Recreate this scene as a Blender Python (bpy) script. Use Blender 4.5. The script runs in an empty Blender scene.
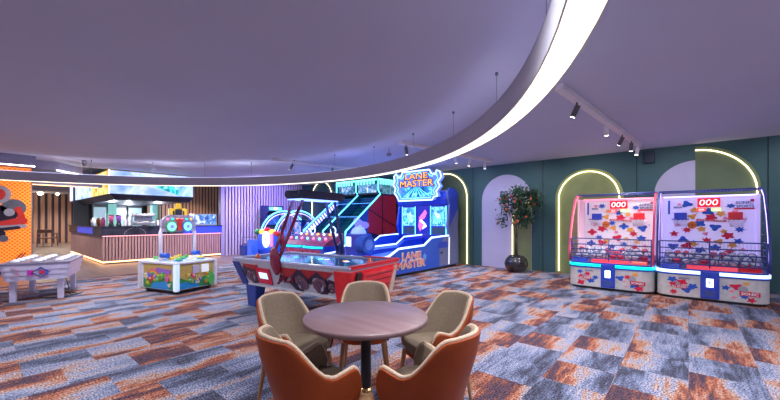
import bpy, bmesh, math, random
from mathutils import Matrix, Vector
random.seed(7)
C = bpy.context.scene.collection
PI = math.pi
def R(d): return math.radians(d)

# ------------------------------------------------------------------ camera, world, light, exposure
sc = bpy.context.scene
cd = bpy.data.cameras.new('camera'); cam = bpy.data.objects.new('camera', cd); C.objects.link(cam)
cam.location = (0, 0, 1.4); cam.rotation_euler = (R(90), 0, R(40.46))
cd.sensor_width = 36; cd.lens = 350 / 780 * 36; cd.shift_y = 20 / 780; cd.clip_end = 200
sc.camera = cam
sc.view_settings.view_transform = 'Standard'; sc.view_settings.look = 'None'
sc.view_settings.gamma = 1; sc.view_settings.use_curve_mapping = False
sc.view_settings.exposure = 0.66
wd = bpy.data.worlds.new('world'); sc.world = wd; wd.use_nodes = True
wb = wd.node_tree.nodes['Background']; wb.inputs[0].default_value = (0.62, 0.62, 0.82, 1); wb.inputs[1].default_value = .62

def lamp(kind, loc, power, color=(1, 1, 1), size=.1, rot=(0, 0, 0), spot=None, blend=.5, sy=None, parent=None):
    l = bpy.data.lights.new(kind.lower() + '_light', kind); l.energy = power; l.color = color
    if kind == 'AREA':
        l.size = size
        if sy: l.shape = 'RECTANGLE'; l.size_y = sy
    else: l.shadow_soft_size = size
    if spot: l.spot_size = R(spot); l.spot_blend = blend
    o = bpy.data.objects.new(kind.lower() + '_light', l); C.objects.link(o); o.location = loc; o.rotation_euler = rot
    if parent: o.parent = parent
    return o
# unseen spots added below the ceiling to light the hall floor evenly
for x, y in ((-1, 1.5), (-4, 0), (-3, 6.5), (-7, 1), (-6.5, 4), (-9.5, 1.5), (-9.8, 5), (1.2, 5), (-11.5, 3.5), (.5, 2.5), (-1.2, 4.2)):
    lamp('SPOT', (x, y, 3.0), 215, (.95, .96, 1), .25, spot=150, blend=.8)
# purple and blue spots added for the games' neon glow and the slats' LED wash
lamp('SPOT', (-11.8, 8.0, 2.95), 320, (.40, .34, 1), .12, (0, R(48), 0), 130, .8)
lamp('SPOT', (-11.6, 6.6, 2.95), 220, (.50, .40, 1), .12, (0, R(50), 0), 120, .8)
lamp('SPOT', (-9.3, 6.0, 2.9), 200, (.25, .32, 1), .2, (R(50), 0, 0), 120, .8)
lamp('SPOT', (-6.3, 5.8, 2.9), 160, (.3, .35, 1), .2, (R(50), 0, 0), 110, .8)
for x in (-5.0, -3.4, -1.9, -.2, 1.6):   # unseen spots added to brighten the petrol wall
    lamp('SPOT', (x, 8.5, 3.0), 38, (.97, .95, 1), .1, (R(38), 0, 0), 120, .8)
# unseen lights added to brighten the bar, and lights of the corridor behind
for x, y in ((-16.4, 3.2), (-16.4, 4.7), (-18.9, 4.3)):
    lamp('POINT', (x, y, 1.75), 45, (.9, .95, 1), .008)  # tiny points added under the soffit to brighten the back bar
for x, y in ((-13.0, 4.3), (-12.8, 1.8), (-12.6, 6.2)):
    lamp('SPOT', (x, y, 2.98), 130, (1, .9, .8), .1, spot=150, blend=.8)
lamp('SPOT', (-16.3, 6.3, 3.1), 130, (1, .8, .6), .05, spot=110, blend=.6)
for x, y in ((-26.5, 2.4), (-22, 1.6), (-17, 1.6), (-27, 3.2)):
    lamp('SPOT', (x, y, 2.9), 260, (1, .86, .70), .1, spot=150, blend=.7)

# ------------------------------------------------------------------ materials
MATS = {}
def mat(name, col=(.5, .5, .5), rough=.6, metal=0, emit=0, ecol=None, spec=.5, alpha=1, var=.08, scale=14, coat=0, bump=0):
    if name in MATS: return MATS[name]
    m = bpy.data.materials.new(name); m.use_nodes = True; nt = m.node_tree; b = nt.nodes['Principled BSDF']
    b.inputs['Roughness'].default_value = rough; b.inputs['Metallic'].default_value = metal
    b.inputs['Specular IOR Level'].default_value = spec
    b.inputs['Coat Weight'].default_value = coat
    if emit:
        b.inputs['Base Color'].default_value = (*col, 1)
        b.inputs['Emission Color'].default_value = (*(ecol or col), 1); b.inputs['Emission Strength'].default_value = emit
    else:
        tc = nt.nodes.new('ShaderNodeTexCoord'); n = nt.nodes.new('ShaderNodeTexNoise'); n.inputs['Scale'].default_value = scale
        nt.links.new(tc.outputs['Object'], n.inputs['Vector'])
        r = nt.nodes.new('ShaderNodeValToRGB')
        r.color_ramp.elements[0].position = .3; r.color_ramp.elements[1].position = .7
        r.color_ramp.elements[0].color = (*[c * (1 - var) for c in col], 1)
        r.color_ramp.elements[1].color = (*[min(1, c * (1 + var)) for c in col], 1)
        nt.links.new(n.outputs[0], r.inputs[0]); nt.links.new(r.outputs[0], b.inputs['Base Color'])
        if bump:
            bp = nt.nodes.new('ShaderNodeBump'); bp.inputs['Strength'].default_value = bump; bp.inputs['Distance'].default_value = .01
            nt.links.new(n.outputs[0], bp.inputs['Height']); nt.links.new(bp.outputs[0], b.inputs['Normal'])
    if alpha < 1: b.inputs['Alpha'].default_value = alpha
    MATS[name] = m; return m

def ramp(nt, stops, src, interp='LINEAR'):
    r = nt.nodes.new('ShaderNodeValToRGB'); cr = r.color_ramp; cr.interpolation = interp
    while len(cr.elements) < len(stops): cr.elements.new(.5)
    for e, (p, c) in zip(cr.elements, stops): e.position = p; e.color = (*c, 1)
    nt.links.new(src, r.inputs[0]); return r

def math_node(nt, op, a, b=None):
    n = nt.nodes.new('ShaderNodeMath'); n.operation = op
    for i, v in enumerate((a, b)):
        if v is None: continue
        if isinstance(v, (int, float)): n.inputs[i].default_value = v
        else: nt.links.new(v, n.inputs[i])
    return n.outputs[0]

def carpet_mat():
    m = bpy.data.materials.new('plank_carpet'); m.use_nodes = True; nt = m.node_tree; b = nt.nodes['Principled BSDF']
    b.inputs['Roughness'].default_value = .95; b.inputs['Specular IOR Level'].default_value = .15
    tc = nt.nodes.new('ShaderNodeTexCoord')
    mp = nt.nodes.new('ShaderNodeMapping'); mp.inputs['Rotation'].default_value = (0, 0, R(90))
    nt.links.new(tc.outputs['Object'], mp.inputs[0])
    br = nt.nodes.new('ShaderNodeTexBrick'); br.offset = .5; br.offset_frequency = 2
    for k, v in (('Scale', 1), ('Mortar Size', .002), ('Brick Width', .5), ('Row Height', .5), ('Bias', 0)): br.inputs[k].default_value = v
    br.inputs['Color1'].default_value = (0, 0, 0, 1); br.inputs['Color2'].default_value = (1, 1, 1, 1); br.inputs['Mortar'].default_value = (.5, .5, .5, 1)
    nt.links.new(mp.outputs[0], br.inputs['Vector'])
    # ombre bands across the tiles, shifted from tile to tile
    sx = nt.nodes.new('ShaderNodeSeparateXYZ'); nt.links.new(tc.outputs['Object'], sx.inputs[0])
    sb = nt.nodes.new('ShaderNodeSeparateColor'); nt.links.new(br.outputs['Color'], sb.inputs[0])
    mp2 = nt.nodes.new('ShaderNodeMapping'); mp2.inputs['Scale'].default_value = (2.2, .8, 1); nt.links.new(tc.outputs['Object'], mp2.inputs[0])
    n1 = nt.nodes.new('ShaderNodeTexNoise'); n1.inputs['Scale'].default_value = 1.3; n1.inputs['Detail'].default_value = 3
    nt.links.new(mp2.outputs[0], n1.inputs['Vector'])
    mp4 = nt.nodes.new('ShaderNodeMapping'); mp4.inputs['Scale'].default_value = (26, 3.5, 1); nt.links.new(tc.outputs['Object'], mp4.inputs[0])
    n4 = nt.nodes.new('ShaderNodeTexNoise'); n4.inputs['Scale'].default_value = 1; n4.inputs['Detail'].default_value = 3; nt.links.new(mp4.outputs[0], n4.inputs['Vector'])
    n2 = nt.nodes.new('ShaderNodeTexNoise'); n2.inputs['Scale'].default_value = 45; n2.inputs['Detail'].default_value = 4; n2.inputs['Roughness'].default_value = .8
    nt.links.new(tc.outputs['Object'], n2.inputs['Vector'])
    ph = math_node(nt, 'ADD', math_node(nt, 'MULTIPLY', sx.outputs[0], .75), math_node(nt, 'MULTIPLY', sb.outputs[0], 1.0))
    ph = math_node(nt, 'ADD', ph, math_node(nt, 'MULTIPLY', n1.outputs[0], .9))
    tri = math_node(nt, 'PINGPONG', ph, .5)
    s = math_node(nt, 'MULTIPLY', tri, 2.0)
    s = math_node(nt, 'ADD', s, math_node(nt, 'MULTIPLY', math_node(nt, 'SUBTRACT', n2.outputs[0], .5), .45))
    s = math_node(nt, 'ADD', s, math_node(nt, 'MULTIPLY', math_node(nt, 'SUBTRACT', n4.outputs[0], .5), .7))
    r = ramp(nt, [(.0, (.05, .05, .075)), (.18, (.11, .125, .19)), (.36, (.19, .21, .30)), (.52, (.26, .25, .31)), (.64, (.33, .215, .165)), (.76, (.32, .11, .06)), (.88, (.14, .055, .05)), (1.0, (.06, .04, .06))], s)
    n3 = nt.nodes.new('ShaderNodeTexNoise'); n3.inputs['Scale'].default_value = 70; n3.inputs['Detail'].default_value = 3; n3.inputs['Roughness'].default_value = .8
    nt.links.new(tc.outputs['Object'], n3.inputs['Vector'])
    r3 = ramp(nt, [(.40, (.05, .045, .07)), (.49, (.85, .85, .9)), (.58, (2.4, 2.35, 2.4))], n3.outputs[0])
    mx = nt.nodes.new('ShaderNodeMix'); mx.data_type = 'RGBA'; mx.blend_type = 'MULTIPLY'; mx.inputs[0].default_value = .9
    nt.links.new(r.outputs[0], mx.inputs[6]); nt.links.new(r3.outputs[0], mx.inputs[7]); nt.links.new(mx.outputs[2], b.inputs['Base Color'])
    return m

def plank_mat(name, c1, c2, w, h, rot=0, rough=.4, axes=None):
    m = bpy.data.materials.new(name); m.use_nodes = True; nt = m.node_tree; b = nt.nodes['Principled BSDF']
    b.inputs['Roughness'].default_value = rough
    tc = nt.nodes.new('ShaderNodeTexCoord'); mp = nt.nodes.new('ShaderNodeMapping'); mp.inputs['Rotation'].default_value = (0, 0, R(rot))
    nt.links.new(tc.outputs['Object'], mp.inputs[0])
    br = nt.nodes.new('ShaderNodeTexBrick')
    for k, v in (('Scale', 1), ('Mortar Size', .004), ('Brick Width', w), ('Row Height', h)): br.inputs[k].default_value = v
    br.inputs['Color1'].default_value = (*c1, 1); br.inputs['Color2'].default_value = (*c2, 1); br.inputs['Mortar'].default_value = (*[c * .4 for c in c1], 1)
    nt.links.new(mp.outputs[0], br.inputs['Vector'])
    n = nt.nodes.new('ShaderNodeTexNoise'); n.inputs['Scale'].default_value = 6; n.inputs['Detail'].default_value = 5
    nt.links.new(mp.outputs[0], n.inputs['Vector'])
    r = ramp(nt, [(.3, (.6, .6, .6)), (.7, (1.2, 1.2, 1.2))], n.outputs[0])
    mx = nt.nodes.new('ShaderNodeMix'); mx.data_type = 'RGBA'; mx.blend_type = 'MULTIPLY'; mx.inputs[0].default_value = .8
    nt.links.new(br.outputs['Color'], mx.inputs[6]); nt.links.new(r.outputs[0], mx.inputs[7]); nt.links.new(mx.outputs[2], b.inputs['Base Color'])
    return m

def wood_mat(name, c1, c2, axis=2, sc_=18, rough=.5, coat=0):
    m = bpy.data.materials.new(name); m.use_nodes = True; nt = m.node_tree; b = nt.nodes['Principled BSDF']
    b.inputs['Roughness'].default_value = rough; b.inputs['Coat Weight'].default_value = coat
    tc = nt.nodes.new('ShaderNodeTexCoord'); mp = nt.nodes.new('ShaderNodeMapping')
    s = [sc_, sc_, sc_]; s[axis] = sc_ * .06; mp.inputs['Scale'].default_value = s
    nt.links.new(tc.outputs['Object'], mp.inputs[0])
    n = nt.nodes.new('ShaderNodeTexNoise'); n.inputs['Scale'].default_value = 1; n.inputs['Detail'].default_value = 3
    nt.links.new(mp.outputs[0], n.inputs['Vector']); r = ramp(nt, [(.32, c1), (.68, c2)], n.outputs[0])
    nt.links.new(r.outputs[0], b.inputs['Base Color']); return m

def poster_mat():
    m = bpy.data.materials.new('orange_lattice_print'); m.use_nodes = True; nt = m.node_tree; b = nt.nodes['Principled BSDF']
    b.inputs['Roughness'].default_value = .35
    tc = nt.nodes.new('ShaderNodeTexCoord'); sp = nt.nodes.new('ShaderNodeSeparateXYZ'); nt.links.new(tc.outputs['Object'], sp.inputs[0])
    a = math_node(nt, 'MULTIPLY', math_node(nt, 'ADD', sp.outputs[1], sp.outputs[2]), 34)
    c = math_node(nt, 'MULTIPLY', math_node(nt, 'SUBTRACT', sp.outputs[1], sp.outputs[2]), 34)
    p = math_node(nt, 'MAXIMUM', math_node(nt, 'ABSOLUTE', math_node(nt, 'SINE', a)), math_node(nt, 'ABSOLUTE', math_node(nt, 'SINE', c)))
    r = ramp(nt, [(.80, (1, .12, .02)), (.97, (1, .28, .03)), (1.0, (1, .52, .05))], p)
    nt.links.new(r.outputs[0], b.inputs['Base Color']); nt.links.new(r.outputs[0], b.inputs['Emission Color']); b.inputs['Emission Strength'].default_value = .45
    return m

def scene_screen_mat(name, stops, emit, scale=3.0, detail=3):
    m = bpy.data.materials.new(name); m.use_nodes = True; nt = m.node_tree; b = nt.nodes['Principled BSDF']
    b.inputs['Roughness'].default_value = .2; b.inputs['Base Color'].default_value = (.02, .02, .03, 1)
    tc = nt.nodes.new('ShaderNodeTexCoord'); n = nt.nodes.new('ShaderNodeTexNoise'); n.inputs['Scale'].default_value = scale; n.inputs['Detail'].default_value = detail; n.inputs['Distortion'].default_value = 1.2
    nt.links.new(tc.outputs['Object'], n.inputs['Vector']); r = ramp(nt, stops, n.outputs[0])
    nt.links.new(r.outputs[0], b.inputs['Emission Color']); b.inputs['Emission Strength'].default_value = emit
    return m

# ------------------------------------------------------------------ mesh builder
class MB:
    def __init__(s): s.bm = bmesh.new(); s.T = Matrix.Identity(4)
    def _add(s, vs, fs, m=0, smooth=False):
        bv = [s.bm.verts.new(s.T @ Vector(v)) for v in vs]
        for f in fs:
            try:
                fc = s.bm.faces.new([bv[i] for i in f]); fc.material_index = m; fc.smooth = smooth
            except ValueError: pass
        return s
    def box(s, x0, x1, y0, y1, z0, z1, m=0):
        v = [(x, y, z) for x in (x0, x1) for y in (y0, y1) for z in (z0, z1)]
        return s._add(v, [(0, 1, 3, 2), (4, 6, 7, 5), (0, 4, 5, 1), (2, 3, 7, 6), (0, 2, 6, 4), (1, 5, 7, 3)], m)
    def hexa(s, bot, top, m=0):   # bottom and top quads
        v = list(bot) + list(top)
        return s._add(v, [(3, 2, 1, 0), (4, 5, 6, 7), (0, 1, 5, 4), (1, 2, 6, 5), (2, 3, 7, 6), (3, 0, 4, 7)], m)
    def cyl(s, p0, p1, r0, r1=None, n=16, m=0, smooth=True):
        r1 = r0 if r1 is None else r1
        p0, p1 = Vector(p0), Vector(p1); d = (p1 - p0).normalized(); a = d.orthogonal().normalized(); b = d.cross(a)
        vs = []
        for p, r in ((p0, r0), (p1, r1)):
            for i in range(n):
                t = 2 * PI * i / n; vs.append(p + (a * math.cos(t) + b * math.sin(t)) * max(r, 1e-4))
        s._add(vs, [(i, (i + 1) % n, n + (i + 1) % n, n + i) for i in range(n)], m, smooth)
        s._add(vs[:n], [tuple(reversed(range(n)))], m); s._add(vs[n:], [tuple(range(n))], m)
        return s
    def tube(s, pts, r, n=8, m=0, closed=False):
        pts = [Vector(p) for p in pts]; N = len(pts); rings = []; prev = None
        for i, p in enumerate(pts):
            d = (pts[(i + 1) % N] - pts[i - 1]) if closed else (pts[min(i + 1, N - 1)] - pts[max(i - 1, 0)])
            d.normalize()
            a = d.orthogonal().normalized() if prev is None else (prev - d * prev.dot(d)).normalized()
            prev = a; b = d.cross(a)
            rings.append([p + (a * math.cos(2 * PI * k / n) + b * math.sin(2 * PI * k / n)) * r for k in range(n)])
        vs = [v for rg in rings for v in rg]; fs = []
        for i in range(N if closed else N - 1):
            j = (i + 1) % N
            for k in range(n): fs.append((i * n + k, i * n + (k + 1) % n, j * n + (k + 1) % n, j * n + k))
        if not closed: fs += [tuple(reversed(range(n))), tuple(range((N - 1) * n, N * n))]
        return s._add(vs, fs, m, True)
    def lathe(s, prof, c=(0, 0, 0), n=28, m=0, smooth=True):
        vs = []; fs = []
        for r, z in prof:
            for i in range(n): vs.append((c[0] + max(r, 1e-4) * math.cos(2 * PI * i / n), c[1] + max(r, 1e-4) * math.sin(2 * PI * i / n), c[2] + z))
        for j in range(len(prof) - 1):
            for i in range(n): fs.append((j * n + i, j * n + (i + 1) % n, (j + 1) * n + (i + 1) % n, (j + 1) * n + i))
        fs.append(tuple(reversed(range(n)))); fs.append(tuple(range((len(prof) - 1) * n, len(prof) * n)))
        return s._add(vs, fs, m, smooth)
    def prism(s, poly, axis, a0, a1, m=0, smooth=False):   # poly in the other two axes (in xyz order)
        def pt(u, v, a): return {'x': (a, u, v), 'y': (u, a, v), 'z': (u, v, a)}[axis]
        n = len(poly); vs = [pt(u, v, a0) for u, v in poly] + [pt(u, v, a1) for u, v in poly]
        fs = [tuple(reversed(range(n))), tuple(range(n, 2 * n))] + [(i, (i + 1) % n, n + (i + 1) % n, n + i) for i in range(n)]
        return s._add(vs, fs, m, smooth)
    def sphere(s, c, r, n=16, m=0, sc_=(1, 1, 1), half=False):
        k = n // 2; pr = []
        for j in range(k + 1):
            t = -PI / 2 + PI * j / k if not half else PI / 2 * j / k
            pr.append((math.cos(t) * r, math.sin(t) * r))
        vs = []; fs = []
        for rr, z in pr:
            for i in range(n): vs.append((c[0] + max(rr, 1e-4) * math.cos(2 * PI * i / n) * sc_[0], c[1] + max(rr, 1e-4) * math.sin(2 * PI * i / n) * sc_[1], c[2] + z * sc_[2]))
        for j in range(len(pr) - 1):
            for i in range(n): fs.append((j * n + i, j * n + (i + 1) % n, (j + 1) * n + (i + 1) % n, (j + 1) * n + i))
        fs.append(tuple(reversed(range(n))))
        return s._add(vs, fs, m, True)
    def at(s, M): s.T = M; return s
    def build(s, name, mats, parent=None, bevel=0, seg=2, loc=None, recalc=True):
        bm = s.bm
        if recalc: bmesh.ops.recalc_face_normals(bm, faces=bm.faces[:])
        if bevel:
            es = [e for e in bm.edges if len(e.link_faces) == 2 and e.calc_face_angle(0) > R(35)]
            bmesh.ops.bevel(bm, geom=es, offset=bevel, segments=seg, affect='EDGES', clamp_overlap=True, profile=.5)
        me = bpy.data.meshes.new(name); bm.to_mesh(me); bm.free()
        for m in (mats if isinstance(mats, (list, tuple)) else [mats]): me.materials.append(m)
        o = bpy.data.objects.new(name, me); C.objects.link(o)
        if parent: o.parent = parent
        if loc: o.location = loc
        return o

def thing(name, label, cat, loc=(0, 0, 0), rz=0, group=None):
    o = bpy.data.objects.new(name, None); C.objects.link(o); o.empty_display_size = .1
    o.location = loc; o.rotation_euler = (0, 0, R(rz)); o['label'] = label; o['category'] = cat
    if group: o['group'] = group
    return o
def tag(o, label, cat, group=None):
    o['label'] = label; o['category'] = cat
    if group: o['group'] = group
    return o
def struct(o): o['kind'] = 'structure'; return o
def plabel(o, l): o['label'] = l; return o
def kids(o): return [c for c in C.objects if c.parent == o]
def copy_tree(o, parent=None):
    c = o.copy(); C.objects.link(c)
    if parent: c.parent = parent
    for ch in kids(o): copy_tree(ch, c)
    return c
FACE_FRONT = (R(90), 0, 0)         # faces -y
FACE_HALL = (R(90), 0, R(90))      # faces +x
def text(name, s, m, loc, rot, w, h=None, parent=None, ext=.004, bold=.02, shear=0):
    cu = bpy.data.curves.new(name, 'FONT'); cu.body = s; cu.align_x = 'CENTER'; cu.align_y = 'CENTER'; cu.extrude = .02; cu.offset = bold; cu.shear = shear; cu.resolution_u = 3
    to = bpy.data.objects.new('tmp_text', cu); C.objects.link(to)
    bpy.context.view_layer.update()
    me = bpy.data.meshes.new_from_object(to.evaluated_get(bpy.context.evaluated_depsgraph_get()))
    bpy.data.objects.remove(to)
    xs = [v.co.x for v in me.vertices]; ys = [v.co.y for v in me.vertices]
    cx, cy = (min(xs) + max(xs)) / 2, (min(ys) + max(ys)) / 2; sx = w / (max(xs) - min(xs)); sy = (h / (max(ys) - min(ys))) if h else sx
    for v in me.vertices: v.co = ((v.co.x - cx) * sx, (v.co.y - cy) * sy, v.co.z * ext / .02)
    me.name = name; me.materials.clear(); me.materials.append(m)
    o = bpy.data.objects.new(name, me); C.objects.link(o); o.location = loc; o.rotation_euler = rot
    if parent: o.parent = parent
    return o
def star(r1, r2, n, cx=0, cy=0, a0=0, sx=1):
    return [(cx + sx * (r1 if i % 2 == 0 else r2) * math.cos(a0 + PI * i / n), cy + (r1 if i % 2 == 0 else r2) * math.sin(a0 + PI * i / n)) for i in range(2 * n)]
def blob(r, cx, cy, rnd, n=12, sx=1):
    ph = rnd.uniform(0, 6); k = rnd.choice((3, 4, 5))
    return [(cx + sx * r * (1 + .3 * math.sin(k * t + ph)) * math.cos(t), cy + r * (1 + .3 * math.sin(k * t + ph)) * math.sin(t)) for t in [2 * PI * i / n for i in range(n)]]
def arc(cx, cy, r, a0, a1, n=24): return [(cx + r * math.cos(R(a0 + (a1 - a0) * i / n)), cy + r * math.sin(R(a0 + (a1 - a0) * i / n))) for i in range(n + 1)]

# common materials
white = mat('white_plastic', (.78, .76, .85), .35); black = mat('black_plastic', (.015, .015, .02), .35)
navy = mat('navy_metal', (.05, .08, .3), .35); chrome = mat('brushed_steel', (.6, .6, .65), .3, 1)
blue = mat('blue_cabinet', (.02, .06, .55), .3, coat=.3); dblue = mat('dark_blue_cabinet', (.012, .03, .17), .35)
red = mat('red_gloss', (.75, .02, .03), .3, coat=.3); grey = mat('grey_metal', (.25, .25, .3), .5); silver = mat('silver_print', (.5, .52, .62), .35)
neon_b = mat('cyan_neon', (.1, .6, 1), .4, emit=2.2, ecol=(.12, .62, 1)); neon_w = mat('blue_white_neon', (.5, .7, 1), .4, emit=1.6, ecol=(.42, .62, 1))
neon_t = mat('teal_neon', (.0, .8, .55), .4, emit=.9, ecol=(.0, .8, .55)); neon_p = mat('violet_neon', (.5, .4, 1), .4, emit=2.4, ecol=(.45, .35, 1))
neon_r = mat('pink_neon', (1, .2, .3), .4, emit=1.8, ecol=(1, .15, .25))
led_y = mat('warm_yellow_led', (1, .85, .5), .4, emit=3, ecol=(1, .82, .46)); led_warm = mat('amber_led', (1, .6, .3), .4, emit=3, ecol=(1, .52, .22))
led_white = mat('white_led', (1, 1, 1), .4, emit=4, ecol=(1, .97, .92)); red_led = mat('red_led_digits', (1, .05, .05), .4, emit=.6, ecol=(1, .1, .08))

# ================================================================== THE SETTING
H = 3.03
b = MB().box(-11.0, 6, -6, 9.97, -.1, 0); struct(b.build('floor', carpet_mat()))
b = MB().box(-31, -11.0, -6, 9.97, -.1, -.002); struct(b.build('floor', plank_mat('brown_floor_planks', (.22, .155, .14), (.14, .105, .105), 1.2, .16, 0, .3)))
ceil_m = mat('lilac_white_ceiling', (.53, .54, .68), .9, var=.02, scale=.6)
b = MB().box(-14.2, 6, -6, 10.2, H, H + .15); struct(b.build('ceiling', ceil_m))
b = MB().box(-31, -14.2, -6, 10.2, 3.3, 3.45); struct(b.build('ceiling', mat('bar_ceiling', (.45, .42, .5), .9)))
struct(MB().box(-30.9, -26.6, -1, 6, 3.0, 3.3).build('ceiling', mat('bar_ceiling')))
wall_m = mat('dark_petrol_paint', (.040, .115, .125), .6, var=.08, scale=2)
b = MB().box(-14.1, 6, 9.97, 10.15, 0, H); struct(b.build('wall_right', wall_m))
# dark seams between the wall panels
b = MB()
for x in (-6.9, -5.1, -3.02, -.92, 1.18, 3.2): b.box(x - .008, x + .008, 9.962, 9.97, 0, H)
struct(b.build('trim_1', mat('dark_panel_seam', (.01, .03, .04), .8)))
mottle = scene_screen_mat('unused_m', [(.3, (0, 0, 0)), (.7, (0, 0, 0))], 0)
bpy.data.materials.remove(mottle)
# slatted wall of the hall end
def slats(name, x, y0, y1, z0, z1, step, wdt, dep, m, back, parent=None):
    b = MB().box(x - .06, x, y0, y1, z0, z1, 1)
    y = y0 + step / 2
    while y < y1: b.box(x, x + dep, y - wdt / 2, y + wdt / 2, z0, z1, 0); y += step
    return b.build(name, [m, back], parent)
slat_l = wood_mat('greyed_lilac_slats', (.38, .31, .42), (.52, .44, .56)); slat_b = wood_mat('walnut_slats', (.30, .15, .10), (.45, .26, .18))
dark_gap = mat('slat_gap', (.04, .03, .06), .9)
struct(slats('wall_back', -13.98, 6.3, 9.97, 0, H, .125, .07, .05, slat_l, mat('slat_felt', (.10, .08, .16), .9)))
struct(slats('wall_bar', -17.5, 5.15, 9.9, 0, 3.3, .14, .09, .03, slat_b, dark_gap))
struct(MB().box(-20, -17.5, 5.15, 5.3, 0, 3.3).build('wall_bar_side', mat('brown_wall', (.2, .13, .1), .7)))
struct(slats('wall_corridor', -29.5, -1, 9.9, 0, 3.3, .3, .17, .04, slat_b, dark_gap))
struct(MB().box(-20.1, -20, 2.6, 5.3, 0, 3.3).build('wall_kitchen', mat('kitchen_wall', (.06, .06, .08), .6)))
struct(MB().box(-14.2, -13.98, 6.16, 6.3, 0, H).build('trim_2', mat('lilac_post', (.3, .26, .42), .6)))
# left end wall behind the poster
struct(MB().box(-13.9, -13.5, -4, .93, 0, H).build('wall_left', mat('blue_grey_column', (.22, .24, .36), .6)))
struct(MB().box(-13.5, -12.7, -4, .93, 2.78, H).build('trim_3', mat('bulkhead_paint', (.36, .35, .5), .8)))
struct(MB().prism([(-13.5, .95), (-13.5, 1.42), (-14.36, 2.08), (-16, 2.08), (-16, .95)], 'z', 2.81, H).build('trim_4', mat('bulkhead_paint')))
struct(MB().box(-14.3, -14.0, .93, 2.5, 2.42, 2.6).build('trim_5', mat('bulkhead_paint')))
struct(MB().box(-13.5, -13.46, -4, .93, 0, .1).build('baseboard_left', mat('dark_skirting', (.05, .05, .08), .5)))
def led(name, label, pts, r, m, grp=None, flat=None):
    o = MB().tube(pts, r, 6).build(name, m); return tag(o, label, 'led strip', grp)
led('led_strip', 'warm led strip under the ceiling bulkhead above the orange poster', [(-12.72, -4, 2.77), (-12.72, .92, 2.77)], .018, led_white)
led('led_strip', 'white led strip slanting under the grey bulkhead at the corridor mouth', [(-13.47, 1.41, 2.79), (-14.37, 2.1, 2.79)], .02, led_white)
led('led_strip', 'thin amber led line under the beam across the corridor mouth', [(-14.05, .95, 2.405), (-14.05, 2.40, 2.405)], .012, led_warm)

# arches on the petrol wall
lilac = mat('lilac_arch_paint', (.52, .50, .70), .7, var=.03, scale=3); green = mat('olive_green_arch_paint', (.24, .29, .12), .7, var=.1, scale=3)
green_d = mat('deep_green_arch_paint', (.13, .18, .10), .7, var=.08, scale=3)
def arch_poly(x0, x1, zt, half=None):
    r = (x1 - x0) / 2; c = (x0 + x1) / 2
    p = [(x0, .0), (x1, .0)] + arc(c, zt - r, r, 0, 180, 32)
    return p
TN = [8]
def arch_panel(name, label, poly, m, y0=9.955, y1=9.97): TN[0] += 1; o = struct(MB().prism(poly, 'y', y0, y1).build('trim_%d' % TN[0], m)); o['label'] = label; return o
arch_panel('arch_panel', 'dark green arch panel on the wall behind the bowling game', arch_poly(-7.0, -5.22, 3.0), green_d)
arch_panel('arch_panel', 'full lilac arch panel behind the potted tree', arch_poly(-4.8, -3.32, 2.72), lilac)
arch_panel('arch_panel', 'green low quarter arch panel right behind the tree trunk', [(-3.88, 0), (-3.325, 0), (-3.325, 1.95)] + arc(-3.325, 1.38, .555, 90, 180, 12), green, 9.945, 9.955)
arch_panel('arch_panel', 'olive green full arch panel left of the basketball games', arch_poly(-2.70, -1.17, 2.70), green)
arch_panel('arch_panel', 'lilac quarter arch panel between the two basketball games', [(.11, 0), (.11, 2.68)] + arc(.11, 1.98, .7, 90, 180, 18) + [(-.59, 0)], lilac)
arch_panel('arch_panel', 'tall olive half arch panel above the right basketball game', [(.11, 0), (1.09, 0)] + arc(.11, 1.99, .98, 0, 90, 24), green_d)
def arch_led(label, pts): return tag(MB().tube([(x, 9.935, z) for x, z in pts], .012, 6).build('arch_light', led_y), label, 'led strip')
arch_led('yellow led line around the arch behind the bowling game', [(-6.9, 0)] + arc(-6.1, 2.12, .80, 180, 0) + [(-5.3, .02)])
arch_led('yellow led line half hidden behind the potted tree', [(-3.85, .02), (-3.85, 1.38)] + arc(-3.325, 1.38, .525, 180, 95, 12))
arch_led('yellow led line around the olive arch left of the basketball games', [(-2.61, .06)] + arc(-1.935, 1.95, .675, 180, 0) + [(-1.26, .06)])
arch_led('yellow quarter circle led line above the right basketball game', arc(.11, 1.97, .92, 90, 0, 24) + [(1.03, .8)])
arch_led('short curved yellow led above the air hockey overhead bar', [(-13.2, 1.5)] + arc(-12.5, 2.4, .7, 180, 0) + [(-11.8, 1.5)])
# mottled plaster field near the speaker
t = MB().box(-.62, -.58, 9.93, 9.97, 2.70, 2.98)
o = MB().box(-.78, -.58, 9.86, 9.97, 2.70, 2.97).build('wall_speaker', mat('petrol_speaker', (.015, .03, .06), .5), bevel=.01); tag(o, 'small dark box speaker high on the petrol wall', 'speaker')
t.bm.free()
# ================================================================== RING LIGHT
rc = (-6.37, -.785); zb, zt = 2.388, 2.612; Ri, Ro = 6.45, 6.64
ring = thing('ring_light', 'huge suspended circular ring lamp with grey sides and glowing underside', 'lamp', (rc[0], rc[1], zb))
N = 160
def annulus(b, r0, r1, z0, z1, m=0, smooth=True):
    vs = []
    for r, z in ((r0, z0), (r1, z0), (r1, z1), (r0, z1)):
        for i in range(N): vs.append((r * math.cos(2 * PI * i / N), r * math.sin(2 * PI * i / N), z))
    fs = []
    for j in range(4):
        k = (j + 1) % 4
        for i in range(N): fs.append((j * N + i, j * N + (i + 1) % N, k * N + (i + 1) % N, k * N + i))
    b._add(vs, fs, m, False)
b = MB(); annulus(b, Ri, Ri + .012, -.004, zt - zb); annulus(b, Ro - .012, Ro, -.004, zt - zb); annulus(b, Ri, Ro, zt - zb - .01, zt - zb)
b.build('frame', mat('ring_grey_metal', (.42, .41, .48), .6, var=.02), ring)
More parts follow.
